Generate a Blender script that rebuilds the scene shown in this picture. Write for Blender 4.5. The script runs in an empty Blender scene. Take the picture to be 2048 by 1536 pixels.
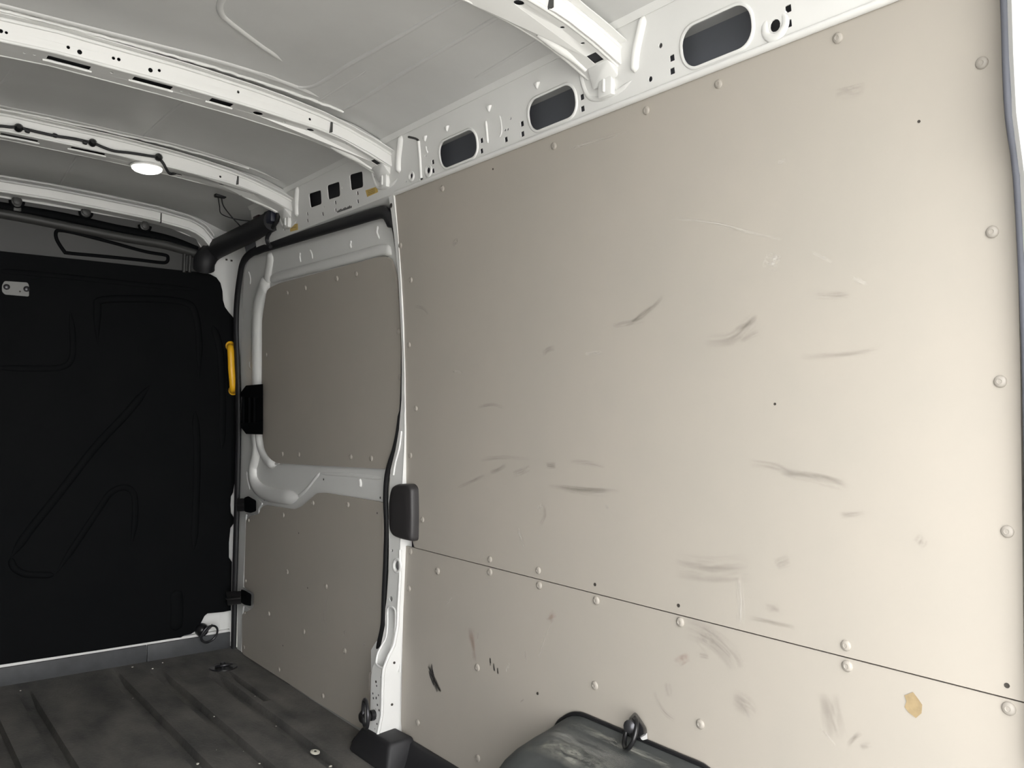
import bpy, bmesh, math, random
from mathutils import Vector, Matrix, noise
from mathutils.geometry import delaunay_2d_cdt
random.seed(7)
sc = bpy.context.scene
COL = sc.collection

# ------------------------------------------------------------------ camera
F = 1671.1
AX = Vector((0.78591816, 0.02661623, 0.61775741))    # van axes seen from the camera (right, down, forward)
AY = Vector((-0.61827316, 0.0202173, 0.78570323))
AZ = Vector((0.00842307, -0.99944126, 0.03234524))
CAM = Vector((-0.31, 0.0, 0.94))
cam_d = bpy.data.cameras.new('camera'); cam_d.sensor_width = 36; cam_d.lens = F / 2048 * 36
cam_d.clip_start = 0.02
cam = bpy.data.objects.new('camera', cam_d); COL.objects.link(cam)
cam.matrix_world = Matrix(((AX[0], -AX[1], -AX[2], CAM[0]), (AY[0], -AY[1], -AY[2], CAM[1]),
                           (AZ[0], -AZ[1], -AZ[2], CAM[2]), (0, 0, 0, 1)))
sc.camera = cam

# ------------------------------------------------------------------ sky and exposure
world = bpy.data.worlds.new('overcast_sky'); sc.world = world; world.use_nodes = True
bg = world.node_tree.nodes['Background']
bg.inputs['Color'].default_value = (1.0, 0.995, 0.985, 1)
bg.inputs['Strength'].default_value = 6.0
sc.view_settings.view_transform = 'Standard'
sc.view_settings.look = 'None'
sc.view_settings.gamma = 1
sc.view_settings.exposure = 0.60
sc.view_settings.use_curve_mapping = False
sc.cycles.max_bounces = 12
sc.cycles.diffuse_bounces = 8

# ------------------------------------------------------------------ helpers: pixels to places
def ray(px, py):
    c = Vector((px - 1024, py - 768, F))
    return Vector((AX.dot(c), AY.dot(c), AZ.dot(c)))
def onX(px, py, x): v = ray(px, py); return CAM + v * ((x - CAM.x) / v.x)
def onY(px, py, y): v = ray(px, py); return CAM + v * ((y - CAM.y) / v.y)
def onZ(px, py, z): v = ray(px, py); return CAM + v * ((z - CAM.z) / v.z)
W = 0.88
def Xw(z): return W - 0.15 * max(0.0, z - 0.95) ** 2           # side wall leans in towards the roof
def onS(px, py, fx):                                          # ray meets the surface x = fx(z)
    x = W
    for _ in range(12):
        p = onX(px, py, x); x = fx(p.z)
    return onX(px, py, x)
def onW(px, py, off=0.0): return onS(px, py, lambda z: Xw(z) + off)
def Xr(z): return 0.815 - 0.185 * (z - 1.522)                  # roof rail
def onR(px, py, off=0.0): return onS(px, py, lambda z: Xr(z) + off)
def interp(tab, x):
    if x <= tab[0][0]: return tab[0][1]
    for (a, b), (c, d) in zip(tab, tab[1:]):
        if x <= c:
            t = (x - a) / (c - a); return b + (d - b) * t
    return tab[-1][1]
def Zr(x):                                                    # roof skin, underside
    a = min(abs(x) / 0.79, 1.06)
    return 1.732 - 0.055 * a ** 2.6 - 0.03 * max(0.0, a - 0.9) * 5
def Zb(x):                                                    # underside of the roof bows
    a = abs(x)
    return interp([(0, 1.681), (.25, 1.673), (.42, 1.664), (.6, 1.648), (.68, 1.633), (.74, 1.615), (.80, 1.592), (.83, 1.58)], a)
def onRoof(px, py):
    z = 1.74
    for _ in range(14):
        p = onZ(px, py, z); z = Zr(p.x)
    return onZ(px, py, z)
def onBow(px, py):
    z = 1.67
    for _ in range(14):
        p = onZ(px, py, z); z = Zb(p.x)
    return onZ(px, py, z)

# ------------------------------------------------------------------ materials
MATS = {}
def mat(name, col, rough=0.5, metal=0.0, var=0.0, vscale=8.0, bump=0.0, bscale=60.0, coat=0.0, emit=None, col2=None, stretch=(1, 1, 1), spec=0.5):
    if name in MATS: return MATS[name]
    m = bpy.data.materials.new(name); m.use_nodes = True
    nt = m.node_tree; b = nt.nodes['Principled BSDF']
    b.inputs['Base Color'].default_value = (*col, 1); b.inputs['Roughness'].default_value = rough
    b.inputs['Metallic'].default_value = metal; b.inputs['Coat Weight'].default_value = coat
    b.inputs['Specular IOR Level'].default_value = spec
    tc = nt.nodes.new('ShaderNodeTexCoord'); mp = nt.nodes.new('ShaderNodeMapping')
    mp.inputs['Scale'].default_value = stretch
    nt.links.new(tc.outputs['Object'], mp.inputs['Vector'])
    if var > 0 or col2:
        n = nt.nodes.new('ShaderNodeTexNoise'); n.inputs['Scale'].default_value = vscale; n.inputs['Detail'].default_value = 6
        n.inputs['Roughness'].default_value = 0.6
        nt.links.new(mp.outputs[0], n.inputs['Vector'])
        r = nt.nodes.new('ShaderNodeValToRGB')
        c2 = col2 or tuple(c * (1 - var) for c in col)
        r.color_ramp.elements[0].position = 0.3; r.color_ramp.elements[0].color = (*c2, 1)
        r.color_ramp.elements[1].position = 0.7; r.color_ramp.elements[1].color = (*col, 1)
        nt.links.new(n.outputs['Fac'], r.inputs['Fac']); nt.links.new(r.outputs['Color'], b.inputs['Base Color'])
    if bump > 0:
        n = nt.nodes.new('ShaderNodeTexNoise'); n.inputs['Scale'].default_value = bscale; n.inputs['Detail'].default_value = 5
        nt.links.new(mp.outputs[0], n.inputs['Vector'])
        bn = nt.nodes.new('ShaderNodeBump'); bn.inputs['Strength'].default_value = bump; bn.inputs['Distance'].default_value = 0.004
        nt.links.new(n.outputs['Fac'], bn.inputs['Height']); nt.links.new(bn.outputs['Normal'], b.inputs['Normal'])
    if emit:
        b.inputs['Emission Color'].default_value = (*emit[0], 1); b.inputs['Emission Strength'].default_value = emit[1]
    MATS[name] = m
    return m
WHITE = mat('white_paint', (0.72, 0.72, 0.705), 0.38, var=0.05, vscale=5, bump=0.02, bscale=14)
GALV = mat('roof_primer', (0.58, 0.58, 0.57), 0.36, var=0.12, vscale=3, bump=0.03, bscale=6)
PANEL = mat('grey_panel', (0.385, 0.353, 0.310), 0.55, col2=(0.362, 0.337, 0.298), vscale=4, bump=0.015, bscale=25, spec=0.35)
LINER_L = mat('bounce_dimming_board', (0.12, 0.115, 0.105), 0.6)  # invented dark tone for the unseen left lining, lowers light bounced to the door
RIVET = mat('rivet_grey', (0.325, 0.30, 0.266), 0.5)
BLACK = mat('black_plastic', (0.0042, 0.0046, 0.0052), 0.7, bump=0.12, bscale=160, col2=(0.003, 0.0035, 0.0042), vscale=6, spec=0.06)
GLOSSB = mat('black_gloss', (0.010, 0.010, 0.011), 0.3)
RUBBER = mat('black_rubber', (0.012, 0.012, 0.014), 0.6)
DKGREY = mat('dark_grey_steel', (0.042, 0.042, 0.041), 0.5, var=0.1)
MATM = mat('rubber_floor', (0.155, 0.147, 0.136), 0.62, col2=(0.05, 0.051, 0.05), vscale=6, bump=0.5, bscale=90, stretch=(1.6, 0.8, 1))
KICK = mat('kick_rubber', (0.062, 0.065, 0.07), 0.6, var=0.35, vscale=14, bump=0.1, bscale=80)
ARCH = mat('arch_rubber', (0.062, 0.066, 0.065), 0.65, col2=(0.028, 0.031, 0.031), vscale=10, bump=0.25, bscale=40)
GRIP = mat('grip_plastic', (0.028, 0.026, 0.027), 0.5, bump=0.06, bscale=220)
YELLOW = mat('yellow_plastic', (0.78, 0.42, 0.015), 0.4)
STICK = mat('sticker_yellow', (0.62, 0.44, 0.13), 0.5, var=0.2, vscale=60)
INK = mat('ink', (0.04, 0.035, 0.03), 0.6)
STEEL = mat('zinc_steel', (0.45, 0.45, 0.44), 0.35, metal=0.6)
RING = mat('blackened_steel', (0.06, 0.06, 0.065), 0.32, metal=0.7)
LENS = mat('lamp_lens', (0.95, 0.95, 0.9), 0.3, emit=((1.0, 0.97, 0.88), 1.7))
GROUND = mat('concrete', (0.56, 0.55, 0.52), 0.8, var=0.15, vscale=2)
DARKRED = mat('red_plug', (0.022, 0.008, 0.010), 0.45)
DARKBLUE = mat('blue_plug', (0.008, 0.010, 0.024), 0.45)
CRUMB = mat('pale_grit', (0.6, 0.58, 0.52), 0.8)
ECOAT_SHADE = mat('undercoat_hole_shade', (0.022, 0.023, 0.026), 0.6)  # near-black undercoat tone, paints the shade seen inside punched holes
ECOAT2 = mat('grey_undercoat', (0.21, 0.22, 0.25), 0.5)
STAIN = mat('tan_stain', (0.34, 0.255, 0.14), 0.7, var=0.25, vscale=90)

def scuffmat(name, col, dens, su=3.0, sv=22.0):
    m = bpy.data.materials.new(name); m.use_nodes = True; nt = m.node_tree
    b = nt.nodes['Principled BSDF']; b.inputs['Base Color'].default_value = (*col, 1); b.inputs['Roughness'].default_value = 0.6
    uv = nt.nodes.new('ShaderNodeTexCoord'); mp = nt.nodes.new('ShaderNodeMapping'); mp.inputs['Scale'].default_value = (su, sv, 1)
    oi = nt.nodes.new('ShaderNodeObjectInfo'); cx = nt.nodes.new('ShaderNodeCombineXYZ')
    mu = nt.nodes.new('ShaderNodeMath'); mu.operation = 'MULTIPLY'; mu.inputs[1].default_value = 50
    nt.links.new(oi.outputs['Random'], mu.inputs[0]); nt.links.new(mu.outputs[0], cx.inputs['Z'])
    ad = nt.nodes.new('ShaderNodeVectorMath'); ad.operation = 'ADD'
    nt.links.new(uv.outputs['UV'], mp.inputs['Vector']); nt.links.new(mp.outputs[0], ad.inputs[0]); nt.links.new(cx.outputs[0], ad.inputs[1])
    n = nt.nodes.new('ShaderNodeTexNoise'); n.inputs['Scale'].default_value = 1; n.inputs['Detail'].default_value = 6; n.inputs['Roughness'].default_value = 0.65
    nt.links.new(ad.outputs[0], n.inputs['Vector'])
    sp = nt.nodes.new('ShaderNodeSeparateXYZ'); nt.links.new(uv.outputs['UV'], sp.inputs[0])
    def fade(sock):      # 4 t (1 - t)
        a = nt.nodes.new('ShaderNodeMath'); a.operation = 'SUBTRACT'; a.inputs[0].default_value = 1; nt.links.new(sock, a.inputs[1])
        c = nt.nodes.new('ShaderNodeMath'); c.operation = 'MULTIPLY'; nt.links.new(sock, c.inputs[0]); nt.links.new(a.outputs[0], c.inputs[1])
        d = nt.nodes.new('ShaderNodeMath'); d.operation = 'MULTIPLY'; nt.links.new(c.outputs[0], d.inputs[0]); d.inputs[1].default_value = 4
        return d.outputs[0]
    fu, fv = fade(sp.outputs[0]), fade(sp.outputs[1])
    k = nt.nodes.new('ShaderNodeMath'); k.operation = 'MULTIPLY'; nt.links.new(fu, k.inputs[0]); nt.links.new(fv, k.inputs[1])
    mr = nt.nodes.new('ShaderNodeMapRange'); mr.inputs['From Min'].default_value = 0.40; mr.inputs['From Max'].default_value = 0.62
    nt.links.new(n.outputs['Fac'], mr.inputs['Value'])
    k2 = nt.nodes.new('ShaderNodeMath'); k2.operation = 'MULTIPLY'; nt.links.new(k.outputs[0], k2.inputs[0]); nt.links.new(mr.outputs[0], k2.inputs[1])
    k3 = nt.nodes.new('ShaderNodeMath'); k3.operation = 'MULTIPLY'; k3.use_clamp = True; nt.links.new(k2.outputs[0], k3.inputs[0]); k3.inputs[1].default_value = dens
    nt.links.new(k3.outputs[0], b.inputs['Alpha'])
    MATS[name] = m
    return m
SC_DARK = scuffmat('scuff_dark', (0.13, 0.11, 0.095), 0.42)
SC_BLK = scuffmat('scuff_black', (0.01, 0.01, 0.012), 2.6, 2.0, 9.0)
SC_SOFT = scuffmat('scuff_soft', (0.24, 0.21, 0.19), 0.30, 2.0, 5.0)
SC_LITE = scuffmat('scratch_pale', (0.62, 0.59, 0.54), 0.7, 4.0, 5.0)
SC_RED = scuffmat('scuff_reddish', (0.36, 0.24, 0.20), 0.5, 1.5, 2.0)
SC_DUST = scuffmat('dust_smear', (0.20, 0.20, 0.19), 0.8, 3.0, 3.0)

# ------------------------------------------------------------------ helpers: meshes
def link(name, me, m, parent=None, smooth=None):
    o = bpy.data.objects.new(name, me); COL.objects.link(o)
    if m is not None and not me.materials: me.materials.append(m)
    if smooth is not None:
        me.polygons.foreach_set('use_smooth', [True] * len(me.polygons))
        me.set_sharp_from_angle(angle=math.radians(smooth))
    if parent is not None: o.parent = parent
    return o
def tag(o, label, cat, group=None):
    o['label'] = label; o['category'] = cat
    if group: o['group'] = group
    return o
def struct(o): o['kind'] = 'structure'; return o
def empty(name, loc):
    o = bpy.data.objects.new(name, None); COL.objects.link(o); o.location = loc; o.empty_display_size = 0.02
    return o
def put(o, parent):
    """parent o, keeping its world-space mesh coordinates"""
    o.parent = parent; o.matrix_parent_inverse = Matrix.Translation(-Vector(parent.location)); return o
def meshobj(name, verts, faces, m, parent=None, smooth=None, fix=True):
    me = bpy.data.meshes.new(name); me.from_pydata([tuple(v) for v in verts], [], faces)
    if fix:
        bm = bmesh.new(); bm.from_mesh(me); bmesh.ops.recalc_face_normals(bm, faces=bm.faces); bm.to_mesh(me); bm.free()
    o = link(name, me, m, None, smooth)
    if parent is not None: put(o, parent)
    return o
def crom(pts, n=6, closed=False):
    pts = [Vector(p) for p in pts]; out = []; L = len(pts)
    rng = range(L if closed else L - 1)
    for i in rng:
        if closed: p0, p1, p2, p3 = pts[i - 1], pts[i], pts[(i + 1) % L], pts[(i + 2) % L]
        else: p0, p1, p2, p3 = pts[max(i - 1, 0)], pts[i], pts[i + 1], pts[min(i + 2, L - 1)]
        for k in range(n):
            t = k / n
            out.append(0.5 * ((2 * p1) + (p2 - p0) * t + (2 * p0 - 5 * p1 + 4 * p2 - p3) * t * t + (3 * p1 - p0 - 3 * p2 + p3) * t ** 3))
    if not closed: out.append(pts[-1])
    return out
def sweep(name, pts, prof, m, parent=None, nrm=None, smooth=40, cap=True, taper=None, closed=False, uv=False):
    """sweep the profile [(side, normal)] along pts; nrm = fixed or per-point normal"""
    pts = [Vector(p) for p in pts]; n = len(pts); V = []; Fc = []
    up = Vector((0.13, 0.2, 1)).normalized()
    k = len(prof); last = None
    for i, p in enumerate(pts):
        t = ((pts[(i + 1) % n] - pts[i - 1]) if closed else (pts[min(i + 1, n - 1)] - pts[max(i - 1, 0)])).normalized()
        if nrm is None:
            N = (last if last is not None else up); N = (N - t * N.dot(t))
            if N.length < 1e-4: N = Vector((1, 0, 0)) - t * t.x
            N.normalize(); last = N
        else:
            N = Vector(nrm(p) if callable(nrm) else nrm); N = (N - t * N.dot(t)).normalized()
        S = t.cross(N); w = taper(i / (n - 1)) if taper else 1.0
        for a, b in prof: V.append(p + S * (a * w) + N * (b * w))
    for i in range(n if closed else n - 1):
        j = (i + 1) % n
        for q in range(k if not uv else k - 1):
            r = (q + 1) % k
            Fc.append((i * k + q, i * k + r, j * k + r, j * k + q))
    if cap and not closed and not uv:
        Fc.append(tuple(range(k))); Fc.append(tuple(range((n - 1) * k, n * k)))
    o = meshobj(name, V, Fc, m, parent, smooth, fix=not uv)
    if uv:
        ul = o.data.uv_layers.new(name='UVMap')
        for poly in o.data.polygons:
            for li in poly.loop_indices:
                vi = o.data.loops[li].vertex_index
                ul.data[li].uv = ((vi // k) / (n - 1), (vi % k) / (k - 1))
    return o
def ends(t): return min(1.0, max(.04, 9 * t), max(.04, 9 * (1 - t)))
def circ(r, k=10, fx=1.0, fy=1.0): return [(r * fx * math.cos(2 * math.pi * i / k), r * fy * math.sin(2 * math.pi * i / k)) for i in range(k)]
def bead(w, h, k=7): return [(w / 2 * math.cos(math.pi * i / (k - 1)), h * math.sin(math.pi * i / (k - 1)) - 0.0006) for i in range(k)]
def tube(name, pts, r, m, parent=None, n=5, k=10, smoothpath=True, closed=False, taper=None):
    return sweep(name, crom(pts, n, closed) if smoothpath else pts, circ(r, k), m, parent, taper=taper, closed=closed, smooth=60)

def plate(name, outline, holes, mapf, off, m, parent=None, grid=None, smooth=30):
    """flat sheet with real holes: outline and holes in (u, v); mapf(u, v, w) with w = 0 front, 1 back (displaced by off)"""
    V = [Vector(p) for p in outline]; E = [(i, (i + 1) % len(V)) for i in range(len(V))]
    hs = []
    for h in holes:
        s = len(V); V += [Vector(p) for p in h]; E += [(s + i, s + (i + 1) % len(h)) for i in range(len(h))]
        hs.append([Vector(p) for p in h])
    def inside(p, poly):
        c = False; j = len(poly) - 1
        for i in range(len(poly)):
            a, b = poly[i], poly[j]
            if (a[1] > p[1]) != (b[1] > p[1]) and p[0] < (b[0] - a[0]) * (p[1] - a[1]) / (b[1] - a[1]) + a[0]: c = not c
            j = i
        return c
    if grid:
        us = [p[0] for p in outline]; vs = [p[1] for p in outline]
        nu = max(1, int((max(us) - min(us)) / grid[0])); nv = max(1, int((max(vs) - min(vs)) / grid[1]))
        for i in range(1, nu):
            for j in range(1, nv):
                p = (min(us) + (max(us) - min(us)) * (i + 0.03 * (j % 2)) / nu, min(vs) + (max(vs) - min(vs)) * j / nv)
                if inside(p, outline) and not any(inside(p, h) for h in holes): V.append(Vector(p))
    vo, eo, fo, _, _, _ = delaunay_2d_cdt([Vector((v[0], v[1])) for v in V], E, [], 0, 1e-7)
    ol = [tuple(p) for p in outline]
    tri = []
    for f in fo:
        c = [sum(vo[i][k] for i in f) / len(f) for k in (0, 1)]
        if inside(c, ol) and not any(inside(c, h) for h in hs): tri.append(tuple(f))
    n = len(vo)
    P = [Vector(mapf(v[0], v[1], 0)) for v in vo]
    Q = [Vector(mapf(v[0], v[1], 1)) for v in vo] if off is None else [p + Vector(off) for p in P]
    cnt = {}
    for f in tri:
        for a, b in zip(f, f[1:] + f[:1]): cnt.setdefault(frozenset((a, b)), []).append((a, b))
    faces = list(tri) + [tuple(i + n for i in reversed(f)) for f in tri]
    for e in cnt.values():
        if len(e) == 1: a, b = e[0]; faces.append((b, a, a + n, b + n))
    V2 = P + Q
    used = sorted({i for f in faces for i in f}); ix = {v: k for k, v in enumerate(used)}
    return meshobj(name, [V2[i] for i in used], [tuple(ix[i] for i in f) for f in faces], m, parent, smooth)
def pxmap(surf): return lambda u, v, w: surf(u, v)
def rnd(poly, r, n=4):
    """round every corner of a 2-d polygon by r"""
    out = []; L = len(poly)
    for i in range(L):
        p = Vector(poly[i]); a = Vector(poly[i - 1]); b = Vector(poly[(i + 1) % L])
        da, db = (a - p), (b - p); rr = min(r, da.length * 0.48, db.length * 0.48)
        A = p + da.normalized() * rr; B = p + db.normalized() * rr
        for k in range(n + 1):
            t = k / n; q = A * (1 - t) ** 2 + p * 2 * t * (1 - t) + B * t * t; out.append((q.x, q.y))
    return out
def stadium(cu, cv, L, H, n=8, r=None):
    r = H / 2 if r is None else r; out = []
    for cx, cy, a0 in ((L / 2 - r, H / 2 - r, 0), (-L / 2 + r, H / 2 - r, 90), (-L / 2 + r, -H / 2 + r, 180), (L / 2 - r, -H / 2 + r, 270)):
        for k in range(n + 1):
            a = math.radians(a0 + 90 * k / n); out.append((cu + cx + r * math.cos(a), cv + cy + r * math.sin(a)))
    return out
def ell(cu, cv, a, b, n=14): return [(cu + a * math.cos(2 * math.pi * i / n), cv + b * math.sin(2 * math.pi * i / n)) for i in range(n)]
def box(name, lo, hi, m, parent=None, bev=0.0, seg=2):
    bm = bmesh.new(); bmesh.ops.create_cube(bm, size=1)
    c = (Vector(lo) + Vector(hi)) / 2; s = Vector(hi) - Vector(lo)
    for v in bm.verts: v.co = Vector((v.co.x * s.x, v.co.y * s.y, v.co.z * s.z)) + c
    if bev: bmesh.ops.bevel(bm, geom=bm.edges[:], offset=bev, segments=seg, affect='EDGES', profile=0.5)
    me = bpy.data.meshes.new(name); bm.to_mesh(me); bm.free()
    o = link(name, me, m, None, 40)
    if parent is not None: put(o, parent)
    return o
def hull(name, pts, m, parent=None, bev=0.0, seg=2):
    bm = bmesh.new()
    for p in pts: bm.verts.new(p)
    r = bmesh.ops.convex_hull(bm, input=bm.verts)
    bmesh.ops.delete(bm, geom=[v for v in bm.verts if not v.link_faces], context='VERTS')
    bmesh.ops.dissolve_limit(bm, angle_limit=0.02, verts=bm.verts, edges=bm.edges)
    bmesh.ops.recalc_face_normals(bm, faces=bm.faces)
    if bev: bmesh.ops.bevel(bm, geom=bm.edges[:], offset=bev, segments=seg, affect='EDGES', profile=0.5)
    me = bpy.data.meshes.new(name); bm.to_mesh(me); bm.free()
    o = link(name, me, m, None, 35)
    if parent is not None: put(o, parent)
    return o
def lathe(name, prof, k, m, loc, axis, parent=None):
    """revolve [(r, h)] about axis at loc"""
    ax = Vector(axis).normalized(); q = ax.to_track_quat('Z', 'Y'); V = []; Fc = []
    for r, h in prof:
        for i in range(k): V.append(Vector(loc) + q @ Vector((r * math.cos(2 * math.pi * i / k), r * math.sin(2 * math.pi * i / k), h)))
    for j in range(len(prof) - 1):
        for i in range(k): Fc.append((j * k + i, j * k + (i + 1) % k, (j + 1) * k + (i + 1) % k, (j + 1) * k + i))
    Fc.append(tuple(range(k))); Fc.append(tuple(range((len(prof) - 1) * k, len(prof) * k)))
    return meshobj(name, V, Fc, m, parent, 40)
RIV = None
def rivet(p, axis, parent, r=0.0075, m=None):
    """domed rivet head, mesh data shared"""
    global RIV
    if RIV is None:
        o = lathe('rivet', [(1.0, -0.1), (1.0, 0.12), (0.94, 0.25), (0.74, 0.38), (0.40, 0.46), (0.33, 0.40), (0.02, 0.40)], 14, RIVET, (0, 0, 0), (0, 0, 1))
        RIV = o.data; bpy.data.objects.remove(o)
    o = bpy.data.objects.new('rivet', RIV); COL.objects.link(o)
    put(o, parent); o.location = p; o.scale = (r, r, r * random.uniform(0.85, 1.1))
    o.rotation_euler = Vector(axis).to_track_quat('Z', 'Y').to_euler()
    return o
def scuff(parent, pts, width, m, name='scuff_mark', off=-0.0072, surf=None):
    """thin worn mark lying on the panel, traced along pts (pixels), width in metres"""
    s = surf or (lambda a, b: onW(a, b, off))
    P = crom([s(*p) for p in pts], 5)
    return sweep(name, P, [(-width / 2, 0), (-width / 4, 0), (0, 0), (width / 4, 0), (width / 2, 0)], m, parent, nrm=(-1, 0, 0), smooth=None, uv=True)
def wn(z): return Vector((-1, 0, -0.3 * max(0.0, z - 0.95))).normalized()

# ================================================================== SETTING
YB, YR = 3.30, 0.16                      # bulkhead face, rear sill
BOWS = [1.10, 1.95, 2.597]
# ground outside
struct(box('ground', (-14, -16, -0.70), (14, 12, -0.62), GROUND))
# floor: ribbed rubber mat, channels pressed along the van
GR = [(-0.71, 3.0), (-0.56, 3.1), (-0.43, 3.2), (-0.155, 3.15), (0.038, 3.16), (0.155, 3.15), (0.432, 3.20), (0.564, 3.14), (0.71, 2.985)]
def build_floor():
    segs = [(g, .032, -1, e) for g, e in GR] + [(0.762, .014, 2.64, 2.975)]
    xs = {-0.90, 0.90}; ys = {YR, YB + 0.02}
    for g, w, y0, y1 in segs:
        xs |= {round(g - w / 2 - 0.005, 4), round(g - w / 2, 4), round(g + w / 2, 4), round(g + w / 2 + 0.005, 4)}
        ys |= {y1 - .09, y1 - .03, y1 + 0.05}
        if y0 > 0: ys |= {y0, y0 - 0.014}
    y = YR
    while y < YB: ys.add(round(y, 3)); y += 0.12
    xs = sorted(xs); ys = sorted(ys); V = []; Fc = []
    def h(x, y):
        for g, w, y0, y1 in segs:
            if abs(x - g) <= w / 2 + 1e-4 and y <= y1 + .05 and (y0 < 0 or y >= y0 - 1e-6):
                return -0.023 * min(1.0, max(0.0, (y1 + .05 - y) / .14))
        return 0.0
    for y in ys:
        for x in xs: V.append((x, y, h(x, y) + 0.0012 * noise.noise((x * 4, y * 3, 0))))
    n = len(xs)
    for j in range(len(ys) - 1):
        for i in range(n - 1): Fc.append((j * n + i, j * n + i + 1, (j + 1) * n + i + 1, (j + 1) * n + i))
    b = len(V)
    V += [(-.9, YR, -.05), (.9, YR, -.05), (.9, YB + .02, -.05), (-.9, YB + .02, -.05)]
    Fc.append((b, b + 1, b + 2, b + 3))
    o = meshobj('floor', V, Fc, MATM, None, 25)
    return struct(o)
floor = build_floor()
# outer body sides, roof skin, rear frame and front bulkhead steel
def side_shell(name, s):
    zs = [-0.05, 0.5, 0.95, 1.2, 1.4, 1.55, 1.68, 1.76]
    V = []; Fc = []
    for z in zs:
        x = Xw(z) + 0.10 - (0.12 * max(0, z - 1.60) if z > 1.6 else 0)
        for y in (0.14, YB + 0.06): V += [(s * x, y, z), (s * (x + 0.012), y, z)]
    for i in range(len(zs) - 1):
        a, b = i * 4, (i + 1) * 4
        Fc += [(a, a + 2, b + 2, b), (a + 1, b + 1, b + 3, a + 3), (a, b, b + 1, a + 1), (a + 2, a + 3, b + 3, b + 2)]
    return struct(meshobj(name, V, Fc, ECOAT2, None, 40))
wall_r = side_shell('wall_right', 1)
wall_l = side_shell('wall_left', -1)
def lining(name, s, z0, z1, y0, y1, m, parent, off=0.0):
    V = []; Fc = []; zs = [z0 + (z1 - z0) * i / 10 for i in range(11)]
    for z in zs:
        for y in (y0, y1): V += [(s * (Xw(z) - 0.006 + off), y, z), (s * (Xw(z) + off), y, z)]
    for i in range(10):
        a, b = i * 4, (i + 1) * 4
        Fc += [(a, a + 2, b + 2, b), (a + 1, b + 1, b + 3, a + 3), (a, b, b + 1, a + 1), (a + 2, a + 3, b + 3, b + 2)]
    Fc += [(0, 1, 3, 2), (40, 42, 43, 41)]
    return meshobj(name, V, Fc, m, parent, 40)
lining('lining_panel', -1, 0.02, 0.574, 0.45, 3.28, LINER_L, wall_l)  # out of view; board kept dark to dim the far end
lining('lining_panel', -1, 0.58, 1.53, 0.45, 3.28, LINER_L, wall_l)
plate('roof_rail', [(0.15, 1.522), (3.3, 1.522), (3.3, 1.70), (0.15, 1.70)], [], lambda u, v, w: (-Xr(v), u, v), (-0.002, 0, 0), WHITE, wall_l)
def build_roof():
    xs = [-1.0, -.92, -.87] + [-0.83 + 1.66 * i / 44 for i in range(45)] + [.87, .92, 1.0]; ys = [0.12 + (YB + 0.08 - 0.12) * j / 60 for j in range(61)]
    V = []; Fc = []; n = len(xs)
    for k in (0, 1):
        for y in ys:
            for x in xs: V.append((x, y, Zr(x) + 0.004 * k))
    t = len(xs) * len(ys)
    for j in range(len(ys) - 1):
        for i in range(n - 1):
            a = j * n + i; q = (a, a + 1, a + n + 1, a + n); Fc.append(q); Fc.append(tuple(v + t for v in reversed(q)))
    return struct(meshobj('ceiling', V, Fc, GALV, None, 60))
roof = build_roof()
# steel bulkhead sheet behind the liner (front wall of the load space)
wall_f = struct(plate('wall_front', [(-0.97, -0.03), (0.97, -0.03), (0.97, 1.45), (0.97, 1.80), (-0.97, 1.80), (-0.97, 1.45)], [],
                      lambda u, v, w: (u, YB + 0.016, v), (0, 0.01, 0), WHITE))
# rear frame round the open doorway
wall_b = struct(plate('wall_rear', [(-0.99, -0.06), (0.99, -0.06), (0.99, 1.30), (0.93, 1.80), (-0.93, 1.80), (-0.99, 1.30)],
                      [rnd([(-0.79, -0.02), (0.79, -0.02), (0.79, 0.9), (0.76, 1.60), (-0.76, 1.60), (-0.79, 0.9)], 0.08, 5)],
                      lambda u, v, w: (u, 0.14, v), (0, 0.02, 0), WHITE))

# roof swages pressed into the skin
def roofline(pts, w, h, name='swage'):
    P = crom([onRoof(*p) + Vector((0, 0, 0.0005)) for p in pts], 6)
    return sweep(name, P, bead(w, h), GALV, roof, nrm=(0, 0, -1), smooth=60, taper=ends)
roofline([(-60, -6), (0, 9), (140, 45), (300, 86), (420, 117), (520, 147), (600, 176), (640, 196)], 0.015, 0.0065)
roofline([(470, 131), (540, 152), (575, 168), (600, 174), (622, 173), (645, 163), (700, 128), (790, 78), (870, 30), (960, -20)], 0.012, 0.005)
roofline([(450, -14), (445, -2), (440, 8), (441, 22), (450, 36), (480, 60), (520, 90), (545, 107), (566, 124)], 0.014, 0.006)
roofline([(684, 222), (740, 188), (830, 132), (925, 76), (1030, 12)], 0.012, 0.005)
roofline([(-20, 183), (10, 160), (25, 137)], 0.008, 0.003)
roofline([(285, 275), (300, 260), (340, 225), (382, 194)], 0.008, 0.003)
roofline([(113, 380), (140, 335), (165, 300)], 0.008, 0.003)
roofline([(-40, 198), (0, 211), (120, 236), (250, 266), (340, 286), (420, 309), (500, 336), (560, 362)], 0.013, 0.0045)
roofline([(735, 140), (700, 163), (660, 188), (625, 210)], 0.008, 0.0025)
roofline([(945, 160), (1020, 115), (1090, 72)], 0.008, 0.0025)

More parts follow.
